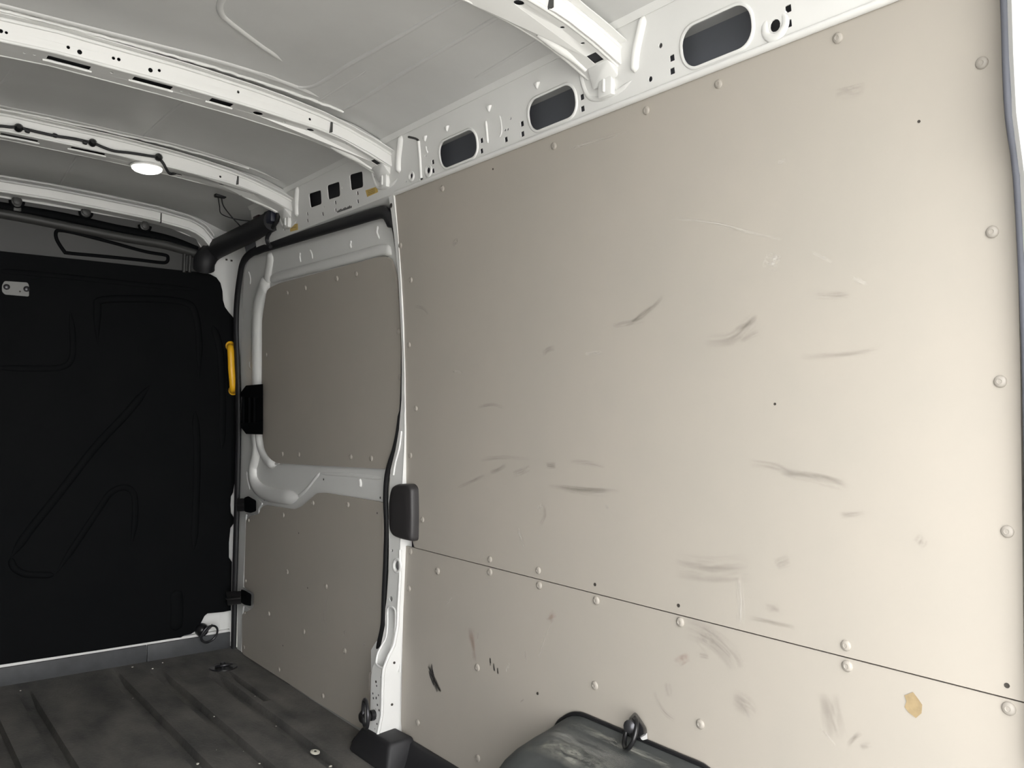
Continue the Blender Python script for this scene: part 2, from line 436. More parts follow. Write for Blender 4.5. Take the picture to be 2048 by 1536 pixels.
# ================================================================== ROOF RAIL (right): plate with pressed openings
def yz(px, py): p = onR(px, py); return (p.y, p.z)
RB, RT = 1.522, 1.672
holes = []
for l, r, t, b in (((879, 305), (954, 282), (917, 269), (917, 327)), ((1058, 233.6), (1152, 195.5), (1105, 181.5), (1105, 250)), ((1364, 98.6), (1505, 44), (1435, 27.4), (1435, 117))):
    y0, y1, z0, z1 = yz(*r)[0], yz(*l)[0], yz(*b)[1], yz(*t)[1]
    holes.append(stadium((y0 + y1) / 2, (z0 + z1) / 2, y1 - y0, z1 - z0, 8, min(z1 - z0, y1 - y0) * 0.44))
big_holes = list(holes)
def sq(px, py, w=0.011, h=0.011): u, v = yz(px, py); holes.append(stadium(u, v, w, h, 2, 0.0012))
def rdh(px, py, r): u, v = yz(px, py); holes.append(ell(u, v, r, r, 12))
for p in ((1576, 17.5), (1577, 47.5), (1344, 116), (1344.5, 142), (1164, 194), (1165, 217.6), (1044, 247.6), (1045, 268), (963, 281), (963, 302), (865.6, 324), (866, 341.5), (1012, 279)): sq(*p)
sq(843, 360.6, .014, .012)
for p in ((1021, 237), (1010, 260), (1015.5, 258.5), (851, 312), (812, 363), (748, 354), (759, 363)): rdh(*p, 0.0028)
rdh(1321, 91, .0045); rdh(1300.6, 158, .005); rdh(1550, 51, 0.0095); rdh(857, 341, .008); rdh(823, 352, .0065)
for poly in (((968, 390), (1075, 355), (1083, 480), (985, 515)), ((1130, 315), (1240, 280), (1248, 410), (1143, 443)), ((1330, 220), (1445, 188), (1453, 330), (1345, 360))):
    holes.append(rnd([yz(400 + a / 4.452, 300 + b / 4.452) for a, b in poly], 0.008, 3))
for a, b in ((955, 568), (957, 628), (748, 645), (750, 705), (1092, 570), (1205, 467), (1207, 535), (1402, 383), (1405, 457), (560, 720)):
    sq(400 + a / 4.452, 300 + b / 4.452, .009, .011)
for a, b in ((1105, 507), (1550, 238), (1598, 280), (1265, 335), (525, 720)): rdh(400 + a / 4.452, 300 + b / 4.452, .0026)
railE = struct(empty('trim_1', (0.81, 1.7, 1.53)))
plate('rail_plate', [(0.15, RB), (0.9, RB), (1.9, RB), (2.6, RB), (2.93, RB), (2.93, RT), (1.9, RT), (0.9, RT), (0.15, RT)], holes, lambda u, v, w: (Xr(v), u, v), (0.0022, 0, 0), WHITE, railE)
plate('hole_shade_backing', [(2.03, RB + .002), (2.93, RB + .002), (2.93, RT - .002), (2.03, RT - .002)], [], lambda u, v, w: (Xr(v) + .022, u, v), (.002, 0, 0), ECOAT_SHADE, railE)  # dark sheet added behind the front holes to stand for cavity shade
# rolled lower lip of the rail, and the flange where the roof skin lands on it
sweep('lower_lip', [(Xr(RB) + 0.003, y, RB + 0.001) for y in (0.15, 0.9, 1.4, 1.945)], circ(0.0055, 10, 1.5, 1), WHITE, railE, smooth=60)
sweep('upper_flange', [(Xr(RT) - 0.004, y, RT - 0.008) for y in (0.15, 1.0, 2.0, 2.93)], [(-0.012, -0.002), (0.012, -0.002), (0.012, 0.002), (-0.012, 0.002)], WHITE, railE, nrm=(-0.9, 0, -0.45), smooth=30)
sweep('upper_flange', [(Xr(RT) - 0.018, y, RT + 0.008) for y in (0.15, 1.0, 2.0, 2.93)], bead(0.016, 0.004), GALV, railE, nrm=(-0.5, 0, -0.85), smooth=30)
for h in big_holes:
    P = [Vector((Xr(v), u, v)) for u, v in h]
    sweep('hole_lip', P, [(-0.0045, -0.001), (-0.0045, 0.0015), (-0.002, 0.003), (0.001, 0.0022), (0.001, -0.001)], WHITE, railE, nrm=(-1, 0, -0.18), closed=True, smooth=60)
for px, py, r in ((1550, 51, .019), (857, 341, .013), (823, 352, .011)):
    c = onR(px, py); P = [c + Vector((0, r * math.cos(a), r * math.sin(a))) for a in [2 * math.pi * i / 24 for i in range(24)]]
    sweep('hole_lip', P, bead(r * 0.7, 0.003), WHITE, railE, nrm=(-1, 0, -0.18), closed=True, smooth=60)
# pressed bead frame, small tabs, seam step
def railbead(pts, w=.008, h=.003, n=5, name='pressed_bead'):
    return sweep(name, crom([onR(*p) for p in pts], n), bead(w, h), WHITE, railE, nrm=(-1, 0, -0.18), smooth=60, taper=ends)
railbead([(972, 241), (974, 262), (976, 287)], .007, .004); railbead([(999, 230), (1002, 245), (1003, 264), (998, 276)], .005, .002)
railbead([(852, 292), (853, 300), (856, 306)], .006, .003)
for px, py in ((895, 257), (979, 217), (1075, 171), (851, 277)):
    c = onR(px, py); hull('tab', [c + Vector(v) for v in ((0, -.010, .006), (0, .010, .006), (0, 0, -.010), (-.007, -.006, .004), (-.007, .006, .004), (-.004, 0, -.006))], WHITE, railE, 0.0012)
sweep('panel_seam', [onR(838, 282, -.002), onR(841, 320, -.002), onR(843, 356, -.002)], bead(.007, .005), WHITE, railE, nrm=(-1, 0, -.18))
sweep('seam_shadow_gap', crom([onR(817, 274, -.001), onR(830, 277, -.001), onR(837, 281, -.001)], 4), bead(.006, .003), DKGREY, railE, nrm=(-1, 0, -.18))
# lines of punched lettering and part stickers
for i, (a, b) in enumerate([(1228 + 13 * k, 549 - 4.6 * k) for k in range(10)]):
    c = onR(400 + a / 4.452, 300 + b / 4.452, -.0006)
    box('stamped_mark', c - Vector((.0004, .0032, .0028)), c + Vector((.0004, .0032, .0028 + .0015 * (i % 3))), DKGREY, railE)
def sticker(poly, label, lines):
    P = [onR(400 + a / 4.452, 300 + b / 4.452, -.0004) for a, b in poly]
    c = sum(P, Vector()) / 4
    e = empty('sticker', c)
    meshobj('label_sheet', P + [p + Vector((-.0006, 0, 0)) for p in P], [(0, 1, 2, 3), (7, 6, 5, 4), (0, 1, 5, 4), (1, 2, 6, 5), (2, 3, 7, 6), (3, 0, 4, 7)], STICK, e)
    for k in range(lines):
        t0 = 0.22 + 0.5 * k / max(1, lines - 1) if lines > 1 else 0.45
        for s in range(6):
            s0 = 0.18 + 0.105 * s
            q = [P[0].lerp(P[3], t0 + dt).lerp(P[1].lerp(P[2], t0 + dt), s0 + ds) + Vector((-.0009, 0, 0)) for dt, ds in ((0, 0), (0, .06), (.09, .06), (.09, 0))]
            meshobj('print_mark', q, [(0, 1, 2, 3)], INK, e)
    return tag(e, label, 'sticker')
sticker(((1475, 360), (1578, 325), (1585, 375), (1490, 418)), 'larger tan yellow part sticker on rail beside wide roof bow foot', 3)
sticker(((803, 670), (870, 655), (873, 710), (805, 728)), 'small tan yellow part sticker on rail under cabled roof bow', 1)

# ================================================================== ROOF BOWS
def roof_bow(yb, label, rear, base, faceh, seam=None, w=0.085, x0=-0.80, x1=0.806, foot=True, parts_right=True):
    """hat-section bow across the roof: rear web, base and front web with punched holes"""
    e = empty('roof_bow', (0, yb, 1.70))
    N = 60
    xs = [x0 + (x1 - x0) * i / N for i in range(N + 1)]
    out = [(x, 0.0) for x in xs] + [(x, 1.0) for x in reversed(xs)]
    def webmap(yy, lean):
        def f(u, v, k):
            zb = Zb(u); zt = min(zb + faceh(u), Zr(u) - 0.003)
            return (u, yy + lean * v, zb + (zt - zb) * v)
        return f
    def hv(x, z): zb = Zb(x); zt = min(zb + faceh(x), Zr(x) - 0.003); return (z - zb) / (zt - zb)
    H = []
    for px, py, r in rear:
        p = onY(px, py, yb); zb = Zb(p.x); zt = min(zb + faceh(p.x), Zr(p.x) - .003)
        v = hv(p.x, p.z)
        if 0.1 < v < 0.9: H.append(ell(p.x, v, r, min(r / (zt - zb), 0.4 * min(v, 1 - v) * 2), 10))
    plate('rear_web', out, H, webmap(yb, -0.010), (0, 0.0018, 0), WHITE, e)
    plate('front_web', out, [], webmap(yb + w, 0.010), (0, 0.0018, 0), WHITE, e)
    H2 = []
    for spec in base:
        if len(spec) == 4:
            (ax, ay), (bx, by), wy, kind = spec
            a, b = onBow(ax, ay), onBow(bx, by); cx, L = (a.x + b.x) / 2, abs(b.x - a.x); cy = ((a.y + b.y) / 2 - yb) / w
            cy = min(max(cy, 0.15 + wy / w / 2), 0.97 - wy / w / 2 - 0.04)
            hw = wy / w
            H2.append(rnd([(cx - L / 2, cy - hw / 2), (cx + L / 2, cy - hw / 2), (cx + L / 2, cy + hw / 2), (cx - L / 2, cy + hw / 2)], 0.006, 2) if kind == 'r' else ell(cx, cy, L / 2, hw / 2, 14))
    plate('base', out, H2, lambda u, v, k: (u, yb + w * v, Zb(u)), (0, 0, 0.0018), WHITE, e)
    sweep('hole_shade_backing', [(x, yb + w / 2, (Zb(x) + min(Zb(x) + faceh(x), Zr(x) - .003)) / 2) for x in xs], [(-w / 2 + .014, -.012), (w / 2 - .006, -.012), (w / 2 - .016, .010), (-w / 2 + .006, .010)], ECOAT_SHADE, e, nrm=(0, 0, 1), smooth=30)  # dark core added inside the bow so its holes look shaded
    for h in H2:     # rolled lip along the front of each slot
        us = [p[0] for p in h]; vmax = max(p[1] for p in h)
        if max(us) - min(us) < .045: continue
        sweep('slot_lip', [(x, yb + w * vmax + 0.002, Zb(x)) for x in (min(us) - .006, (min(us) + max(us)) / 2, max(us) + .006)], bead(.006, .004), WHITE, e, nrm=(0, 0, -1))
    plate('upper_step', out, [], lambda u, v, k: (u, yb - .004 + .022 * v, min(Zb(u) + faceh(u), Zr(u) - .003) + v * max(.001, Zr(u) - .002 - min(Zb(u) + faceh(u), Zr(u) - .003))), (0, .0015, 0), WHITE, e)
    # rounded edge beads and flange with sealant
    sweep('edge_roll', [(x, yb + 0.002, Zb(x) + 0.0025) for x in xs], circ(0.0042, 8), WHITE, e, nrm=(0, 0, 1), smooth=60)
    sweep('edge_roll', [(x, yb + w - 0.002, Zb(x) + 0.0025) for x in xs], circ(0.0042, 8), WHITE, e, nrm=(0, 0, 1), smooth=60)
    sweep('flange', [(x, yb - 0.018, min(Zb(x) + faceh(x), Zr(x) - 0.003)) for x in xs], [(-0.011, -0.0012), (0.011, -0.0012), (0.011, 0.0012), (-0.011, 0.0012)], WHITE, e, nrm=(0, 0, -1), smooth=30)
    sweep('flange_step', [(x, yb - 0.0115, min(Zb(x) + faceh(x), Zr(x) - 0.003) - 0.005) for x in xs], bead(0.008, .0045), WHITE, e, nrm=(0, -0.7, -0.7), smooth=60)
    P = [Vector((x0 + (x1 - 0.16 - x0) * i / 150, yb - 0.031, 0)) for i in range(151)]
    for p in P:
        p.z = Zr(p.x) - 0.003 + 0.002 * noise.noise((p.x * 55, yb, 0)); p.y += 0.0025 * noise.noise((p.x * 40, yb, 3))
    sweep('sealant_bead', P, circ(0.0042, 6), WHITE, e, smooth=60)
    if seam:
        a = onY(*seam, yb).x
        zt = min(Zb(a) + faceh(a), Zr(a) - .003)
        box('joint_sleeve', (a, yb - 0.0135, Zb(a) + .001), (a + 0.004, yb + 0.001, zt), DKGREY, e)
        # overlapping end section beyond the joint
        xs2 = [a + 0.004 + (x1 - a - 0.004) * i / 16 for i in range(17)]
        sweep('end_section', [(x, yb - 0.0055 - .003 * (i > 0), (Zb(x) + min(Zb(x) + faceh(x), Zr(x) - .003)) / 2 - 0.003) for i, x in enumerate(xs2)],
              [(-0.014, -0.002), (0.014, -0.002), (0.014, 0.002), (-0.014, 0.002)], WHITE, e, nrm=(0, -1, -0.15), smooth=30)
    if foot:
        xe = 0.79; ze = Zb(0.80)
        # gusset foot on the rail, rear tab and pressed strap
        hull('foot_gusset', [(xe - .010, yb + .006, Zb(xe - .01) - .001), (xe - .010, yb + w * .72, Zb(xe - .01) - .001), (xe + .012, yb - .002, ze - .022), (xe + .012, yb + w * .8, ze - .030),
                             (xe + .016, yb + .002, ze + .01), (xe + .016, yb + w * .8, ze + .01), (xe - .005, yb + .01, Zb(xe) + .01), (xe - .005, yb + w * .7, Zb(xe) + .01)], WHITE, e, .003)
        box('foot_tab', (xe + .006, yb + .012, ze - .052), (xe + .020, yb + .050, ze - .012), WHITE, e, .005)
        box('tab_rib', (xe + .002, yb + .028, ze - .044), (xe + .010, yb + .034, ze - .018), WHITE, e, .0025)
        st = [Vector((Xr(z) - .001, yb + dy, z)) for dy, z in ((-.078, 1.655), (-.066, 1.632), (-.052, 1.606), (-.044, 1.585), (-.040, 1.566))]
        sweep('foot_strap', crom(st, 5), bead(.018, .010), WHITE, e, nrm=(-1, 0, -.2), taper=ends, smooth=60)
        st = [Vector((Xr(z) - .0005, yb + dy, z)) for dy, z in ((.10, 1.62), (.098, 1.59), (.085, 1.558), (.05, 1.545), (.01, 1.546), (-.03, 1.556))]
        sweep('foot_crease', crom(st, 5), bead(.010, .0035), WHITE, e, nrm=(-1, 0, -.2), smooth=60, taper=ends)
        sl = [Vector((x, yb + .066, Zb(x) - .002)) for x in (xe - .13, xe - .09, xe - .05, xe - .01)]
        sweep('side_roll', crom(sl, 4), bead(.020, .009), WHITE, e, nrm=(0, 0, -1), taper=lambda t: 0.5 + .5 * math.sin(math.pi * min(1, t * 1.2 + .05)), smooth=60)
        box('foot_slot', (xe - .072, yb + .020, Zb(xe - .05) - .022), (xe - .038, yb + .040, Zb(xe - .05) + .0), INK, e, .004) if False else None
    e['label'] = label; e['category'] = 'roof bow'; e['group'] = 'white steel roof bows'
    return e
def fh_std(x): return interp([(0, .046), (.3, .046), (.5, .042), (.6, .036), (.7, .031), (.81, .034)], abs(x))
def c1(a, b): return (a / 3.938, b / 3.938)
def c2(a, b): return (400 + a / 3.938, b / 3.938)
bowB = roof_bow(1.95, 'bare white roof bow with punched slots, over the rear edge of side door', 
    [(*c1(535, 377), .0035), (*c1(625, 413), .005), (*c1(890, 463), .0035), (*c1(932, 473), .0038), (*c1(1182, 556), .005), (*c1(1250, 560), .0035), (*c1(1870, 730), .0032), (*c1(5, 250), .004), (*c1(48, 262), .003),
     (*c2(860, 942), .0032), (*c2(1370, 1140), .003), (*c2(1395, 1158), .003)],
    [(c1(360, 470), c1(720, 525), .026, 'r'), (c1(1040, 625), c1(1360, 690), .026, 'r'), (c1(1660, 780), c1(1850, 815), .028, 'r'), (c2(415, 885), c2(495, 905), .024, 'e'), (c2(835, 1020), c2(900, 1030), .018, 'e'),
     (c1(180, 415), c1(210, 422), .006, 'e'), (c1(258, 430), c1(284, 437), .006, 'e'), (c1(865, 570), c1(895, 575), .008, 'e'), (c1(1420, 716), c1(1445, 722), .006, 'e'), (c1(1485, 735), c1(1510, 742), .006, 'e'),
     (c2(655, 960), c2(680, 965), .006, 'e'), (c2(1138, 1130), c2(1165, 1138), .006, 'e'), (c2(1370, 1255), c2(1445, 1280), .022, 'r')],
    fh_std, seam=(658, 250))
bowC = roof_bow(2.597, 'white roof bow carrying the lit dome lamp and a black cable',
    [(*c1(1733, 1393), .0035), (534, 389, .0032), (551, 388, .003), (557, 392, .003)],
    [(c1(0, 1062), c1(300, 1110), .024, 'r'), (c1(560, 1160), c1(825, 1218), .024, 'r'), (c1(1340, 1365), c1(1440, 1378), .022, 'e'), (c1(1715, 1452), c1(1775, 1460), .014, 'e'), (c1(1990, 1530), c1(2015, 1536), .006, 'e')],
    fh_std, seam=(472, 358))
bowA = roof_bow(1.10, 'bare white roof bow nearest the open rear doorway',
    [((860 + 1378 / 3.938), 215 / 3.938, .0032), ((860 + 1408 / 3.938), 249 / 3.938, .0035)],
    [((860 + 668 / 3.938, 5 / 3.938), (860 + 770 / 3.938, 20 / 3.938), .018, 'e'), ((860 + 1040 / 3.938, 205 / 3.938), (860 + 1085 / 3.938, 210 / 3.938), .010, 'e'),
     ((860 + 1235 / 3.938, 315 / 3.938), (860 + 1278 / 3.938, 318 / 3.938), .010, 'e'), ((860 + 1305 / 3.938, 410 / 3.938), (860 + 1440 / 3.938, 440 / 3.938), .026, 'r')],
    fh_std, seam=(1094, 15))
# front header over the bulkhead
hdr = empty('roof_header', (0, 3.25, 1.65))
def Zh(x): return interp([(-.9, 1.58), (-.6, 1.64), (0, 1.658), (.2, 1.655), (.36, 1.647), (.55, 1.634), (.68, 1.615), (.72, 1.595), (.745, 1.572), (.76, 1.55)], x)
hx = [-0.74 + 1.495 * i / 50 for i in range(51)]
plate('rear_face', [(x, 0.0) for x in hx] + [(x, 1.0) for x in reversed(hx)], [], lambda u, v, k: (u, 3.235 - .004 * v, Zh(u) + .034 * v), (0, .0018, 0), WHITE, hdr)
plate('underside', [(x, 0.0) for x in hx] + [(x, 1.0) for x in reversed(hx)], [], lambda u, v, k: (u, 3.235 + .08 * v, Zh(u) + 0.004 * v), (0, 0, .0018), WHITE, hdr)
sweep('lower_roll', [(x, 3.236, Zh(x) + .003) for x in hx], circ(.005, 8), WHITE, hdr, nrm=(0, 0, 1), smooth=60)
sweep('seam_ridge', [(x, 3.222, Zh(x) + .036) for x in hx], circ(.005, 8), GALV, hdr, nrm=(0, 0, 1), smooth=60)
sweep('seam_ridge', [(x, 3.205, Zh(x) + .046) for x in hx], circ(.004, 8), GALV, hdr, nrm=(0, 0, 1), smooth=60)
box('joint_sleeve', (onY(320, 450, 3.235).x, 3.229, Zh(.58) - .002), (onY(320, 450, 3.235).x + .004, 3.24, Zh(.58) + .034), DKGREY, hdr)
tag(hdr, 'white front roof header above the black bulkhead', 'roof header')

# ================================================================== DOME LAMP, CABLE, CONNECTORS
lc = onBow(297, 326); lamp = empty('dome_lamp', (lc.x + .004, 2.636, Zb(lc.x) - .001))
L0 = Vector(lamp.location)
lathe('lamp_base', [(.042, 0), (.046, .003), (.046, .007), (.040, .009)], 28, WHITE, L0 + Vector((0, 0, .002)), (0, 0, -1), lamp)
lathe('lens', [(.043, 0), (.042, .005), (.036, .010), (.025, .014), (.010, .016), (.001, .0165)], 28, LENS, L0 + Vector((0, 0, -.006)), (0, 0, -1), lamp)
tag(lamp, 'lit round white dome lamp under the cabled roof bow', 'lamp')
cab = empty('lamp_cable', onY(37, 256, 2.59))
cp = [onY(a, b, 2.577) for a, b in ((-90, 244), (-40, 250), (0, 252), (20, 254), (37, 255), (75, 264), (112, 272), (150, 278), (185, 286), (205, 294), (228, 302), (262, 306), (300, 312), (316, 315))] + [onY(326, 326, 2.582), onY(332, 337, 2.588), onBow(340, 345) + Vector((0, 0, -.004)), onBow(352, 349) + Vector((0, 0, .004))]
sweep('cable', crom(cp, 6), circ(.0042, 8), RUBBER, cab, smooth=60)
for px, py in ((37, 256), (185, 286), (317, 315)):
    c = onY(px, py, 2.580); lathe('cable_clip', [(.009, -.006), (.011, -.003), (.011, .006), (.006, .012)], 12, GLOSSB, c, (0, -1, 0.1), cab)
for px, py in ((55, 262), (110, 271), (170, 285)):
    c = onY(px, py, 2.577); lathe('tape_wrap', [(.0045, -.006), (.006, -.003), (.006, .003), (.0045, .006)], 10, RUBBER, c, (1, 0, -.2), cab)
tag(cab, 'black cable clipped along the roof bow to dome lamp', 'cable')
# hanging connector with two wires
plug = onY(441, 391, 2.95); pl = empty('wire_connector', plug)
zc = Zr(plug.x)
box('connector_body', plug + Vector((-.020, -.012, -.008)), plug + Vector((.018, .012, .010)), RUBBER, pl, .003)
for d in (-.011, .0, .011): box('connector_pin', plug + Vector((d - .003, -.008, .008)), plug + Vector((d + .003, .008, .016)), RUBBER, pl, .001)
hang = [onS(a, b, lambda z: Xr(z) - .10 + .10 * k) for k, (a, b) in zip((0.0, .1, .35, .55, .8, .92), ((440, 397), (447, 412), (462, 432), (475, 446), (486, 454), (510, 441)))]
tube('wire', [plug + Vector((.004, 0, -.008))] + hang[1:] + [onR(525, 436, -.02)], .0022, RUBBER, pl)
hang2 = [onS(a, b, lambda z: Xr(z) - .10 + .10 * k) for k, (a, b) in zip((.1, .4, .7, .9), ((439, 412), (443, 428), (470, 438), (500, 442)))]
tube('wire', [plug + Vector((-.008, 0, -.008))] + hang2 + [onR(522, 438, -.018)], .0018, RUBBER, pl)
c = onR(515, 438, -.014); box('red_plug', c + Vector((-.01, -.03, -.012)), c + Vector((.008, .02, .010)), DARKRED, pl, .003)
c = onR(538, 436, -.018); box('blue_plug', c + Vector((-.012, -.045, -.020)), c + Vector((.016, .02, .022)), DARKBLUE, pl, .004)
tag(pl, 'black connector with two thin wires hanging beside roof rail', 'connector')
# thick black harness loop dropping from the rail to the door track
hp = [onR(a, b, -.012) for a, b in ((556, 425), (555, 438), (548, 452), (540, 464), (534, 476), (536, 487), (541, 494))]
hs = tube('wiring_harness', hp, .007, RUBBER, None, 6); tag(hs, 'short thick black harness looped over front end of roof rail', 'cable')

# ================================================================== BULKHEAD
bk = struct(empty('trim_2', (0.4, YB, 0.0)))
def onB(px, py, off=0.0): return onY(px, py, YB + off)
liner_px = [(-800, 416), (-420, 457), (-200, 480), (0, 502), (180, 521), (355, 540), (405, 545), (420, 548), (433, 555), (441, 566), (445, 582), (446, 600), (450, 614), (458, 625), (466, 634), (472, 650), (473, 760), (472, 940), (469, 968),
            (466, 985), (462, 993), (461, 1010), (462, 1026), (468, 1036), (468, 1046), (461, 1056), (458, 1085), (458, 1115), (464, 1124), (463, 1170), (462, 1221), (446, 1224), (415, 1227), (409, 1232), (404, 1242), (398, 1253), (391, 1262), (382, 1268), (368, 1271), (362, 1275), (352, 1276),
            (200, 1300), (0, 1330), (-200, 1361), (-420, 1395), (-800, 1455)]
liner = plate('liner', liner_px, [], pxmap(onB), (0, .012, 0), BLACK, bk)
def lb(pts, w=.022, h=.006, closed=False, n=5):
    P = crom([onB(*p) for p in pts], n, closed)
    return sweep('moulded_ridge', P, bead(w, h * .55), BLACK, liner, nrm=(0, -1, 0), smooth=60, taper=ends)
put(liner, bk)
lb([(22, 1115), (60, 1060), (120, 985), (190, 895), (255, 825), (300, 770)], .03, .012)
lb([(110, 1150), (150, 1090), (200, 1015), (222, 985), (250, 975), (268, 990), (270, 1040), (262, 1095)], .024, .010)
lb([(22, 1115), (28, 1135), (50, 1148), (80, 1150), (110, 1150)], .024, .010)
lb([(195, 690), (195, 620), (205, 600), (300, 598), (370, 605), (390, 625), (398, 680), (398, 760)], .028, .010)
lb([(-20, 735), (60, 737), (120, 735), (142, 720), (146, 680), (140, 620)], .022, .008)
lb([(390, 820), (394, 900), (392, 1000), (388, 1100)], .03, .010)
lb([(352, 1180), (354, 1220), (352, 1262)], .05, .012)
lb([(-20, 540), (100, 550), (250, 566), (400, 580)], .02, .006)
lb([(425, 650), (440, 700), (445, 800), (444, 900)], .03, .010)
# upper steel section with pressed outline
up_px = [(-800, 318), (-420, 348), (0, 395), (180, 425), (330, 452), (392, 478), (404, 500), (414, 520), (418, 547), (355, 543), (0, 505), (-420, 460), (-800, 420)]
ups = plate('upper_section', up_px, [], pxmap(lambda a, b: onB(a, b, .006)), (0, .008, 0), DKGREY, bk)
def ub(pts, w, h, m=DKGREY, name='pressed_roll', closed=False):
    P = crom([onB(a, b, .006) for a, b in pts], 5, closed); return sweep(name, P, bead(w, h), m, ups, nrm=(0, -1, 0), smooth=60, closed=closed)
ub([(-200, 398), (0, 427), (130, 452), (240, 474), (330, 490), (392, 508)], .034, .022)
ub([(-200, 380), (0, 412), (120, 432), (230, 456), (330, 476), (395, 500)], .03, .010, BLACK, 'seal_strip')
ub([(112, 465), (114, 480), (128, 502), (136, 506), (200, 512), (270, 519), (320, 525), (333, 524), (336, 516), (330, 510), (290, 503), (220, 484), (150, 466), (120, 461)], .013, .005, BLACK, 'pressed_outline', True)
for x in (372, 383):
    ub([(x - 3, 505), (x - 4, 522), (x - 5, 545)], .014, .012)
for px, py in ((34, 402), (172, 424), (290, 451)):
    c = onB(px, py, -.004)
    lathe('fixing_bolt', [(.017, -.008), (.017, -.002), (.012, .0), (.012, .006), (.004, .008)], 14, DKGREY, c, (0, -1, 0), ups)
    P = [c + Vector((.021 * math.cos(a), .002, .021 * math.sin(a) * 1.1)) for a in [math.pi * (1.0 + i / 12) for i in range(13)]]
    sweep('bolt_collar', P, circ(.004, 6), BLACK, ups)
c = onB(35, 410, -.002); box('bolt_plate', c + Vector((-.012, -.003, -.022)), c + Vector((.012, .006, .02)), DKGREY, ups, .003)
# small zinc plate with two screws on the liner
zp = empty('fixing_plate', onB(32, 577))
plate('plate', rnd([(4, 571), (9, 562), (55, 565), (58, 571), (58, 593), (10, 589), (4, 583)], 3, 3), [], pxmap(lambda a, b: onB(a, b, -.004)), (0, .004, 0), mat('dull_zinc', (.20, .20, .195), .55), zp)
for px, py in ((13, 574), (53, 578)):
    c = onB(px, py, -.004); lathe('screw', [(.010, 0), (.010, .004), (.006, .007), (.0005, .007)], 12, RING, c, (0, -1, 0), zp)
c = onB(40, 583, -.0042); lathe('hole', [(.003, 0), (.0005, .0006)], 10, INK, c, (0, -1, 0), zp)
tag(zp, 'small zinc fixing plate with two screws on black bulkhead', 'plate')
# yellow grab handle
gh = empty('grab_handle', onB(462, 737))
gp = [onB(460, 692, .0), onB(460, 693, -.02), onB(461, 697, -.036), onB(462, 712, -.042), onB(463, 737, -.044), onB(465, 762, -.042), onB(466, 776, -.036), onB(466, 781, -.02), onB(466, 782, 0)]
sweep('grip', crom(gp, 6), circ(.0125, 12, 1.05, .9), YELLOW, gh, smooth=60)
for px, py in ((460, 692), (466, 781)):
    lathe('mount', [(.019, .0), (.019, .006), (.015, .009)], 16, YELLOW, onB(px, py), (0, -1, 0), gh)
tag(gh, 'yellow vertical grab handle on black bulkhead edge', 'handle')
# kick strip along the foot of the bulkhead (two lengths)
def kick(x0, x1, label):
    V = [(x0, YB - .010, -.002), (x1, YB - .010, -.002), (x1, YB - .008, .060), (x0, YB - .008, .060), (x0, YB - .0005, -.002), (x1, YB - .0005, -.002), (x1, YB - .0005, .061), (x0, YB - .0005, .061)]
    o = hull('kick_strip', V, KICK, None, .0015); return tag(o, label, 'kick strip', None)
xj = onB(293, 1300).x
box('foot_flange', (-.86, YB + .0005, -.01), (onB(459, 1290).x, YB + .0155, .0695), WHITE, wall_f)
kick(-.86, xj - .001, 'long grey rubber kick strip along the bulkhead foot')
kick(xj + .001, onB(459, 1290).x, 'short grey rubber kick strip below the bulkhead tie ring')
# white cab pillar between bulkhead and door
cp_px = [(405, 500), (440, 505), (478, 492), (500, 486), (520, 486), (500, 505), (488, 530), (480, 560), (480, 660), (482, 760), (482, 1000), (480, 1150), (474, 1300), (440, 1300), (440, 900), (440, 600), (410, 560)]
plate('cab_pillar', cp_px, [], pxmap(lambda a, b: onB(a, b, .014)), (0, .004, 0), WHITE, wall_f)
for a, b in ((453, 519), (463, 521)):
    c = onB(a, b, .0135); box('slot_mark', c + Vector((-.004, -.001, -.004)), c + Vector((.004, .001, .003)), INK, wall_f)
# black roof corner trim sleeve
tr = empty('corner_trim', onB(440, 500))
tp = [onB(408, 538, -.02), onB(410, 520, -.035), onS(425, 503, lambda z: .775), onS(455, 487, lambda z: .79), onS(490, 470, lambda z: .795), onS(520, 455, lambda z: .80), onS(548, 440, lambda z: .80)]
sweep('sleeve', crom(tp, 6), circ(.046, 16, 1.0, .85), RUBBER, tr, nrm=(-.6, -.3, .5), smooth=60, taper=lambda t: 1.0 - .12 * t)
tag(tr, 'thick black padded corner trim from bulkhead to roof rail', 'trim')
# bracket tab at the front end of the rail
bt = hull('rail_bracket', [onR(517, 455, -.004), onR(530, 448, -.004), onR(528, 478, -.004), onR(540, 492, -.012), onR(524, 487, -.004), onR(517, 455, .004), onR(530, 448, .004), onR(528, 478, .004), onR(524, 487, .004)], WHITE, None, .001)
tag(bt, 'small white bent bracket at front end of roof rail', 'bracket')

# ================================================================== SIDE DOOR (sliding)
door = struct(empty('door_1', (W, 2.6, 0.0)))
DO = 0.014
frame_px = [(474, 1316), (478, 1000), (482, 700), (488, 545), (500, 512), (535, 492), (620, 470), (700, 447), (760, 428), (776, 428), (790, 460), (802, 560), (812, 700), (812, 860), (800, 960), (790, 1100), (786, 1300), (775, 1480), (735, 1475), (600, 1390), (486, 1322)]
plate('door_frame', frame_px, [], pxmap(lambda a, b: onW(a, b, DO)), (.004, 0, 0), WHITE, door, grid=(60, 60), smooth=60)
up_sheet = rnd([(524, 640), (534, 578), (560, 566), (640, 545), (700, 529), (765, 512), (781, 516), (790, 545), (798, 610), (802, 690), (800, 790), (792, 865), (774, 938), (700, 934), (620, 930), (553, 926), (540, 918), (528, 898), (524, 860), (524, 760)], 9, 3)
us = plate('upper_sheet', up_sheet, [], pxmap(lambda a, b: onW(a, b, .002)), (.006, 0, 0), PANEL, door, grid=(50, 50), smooth=60)
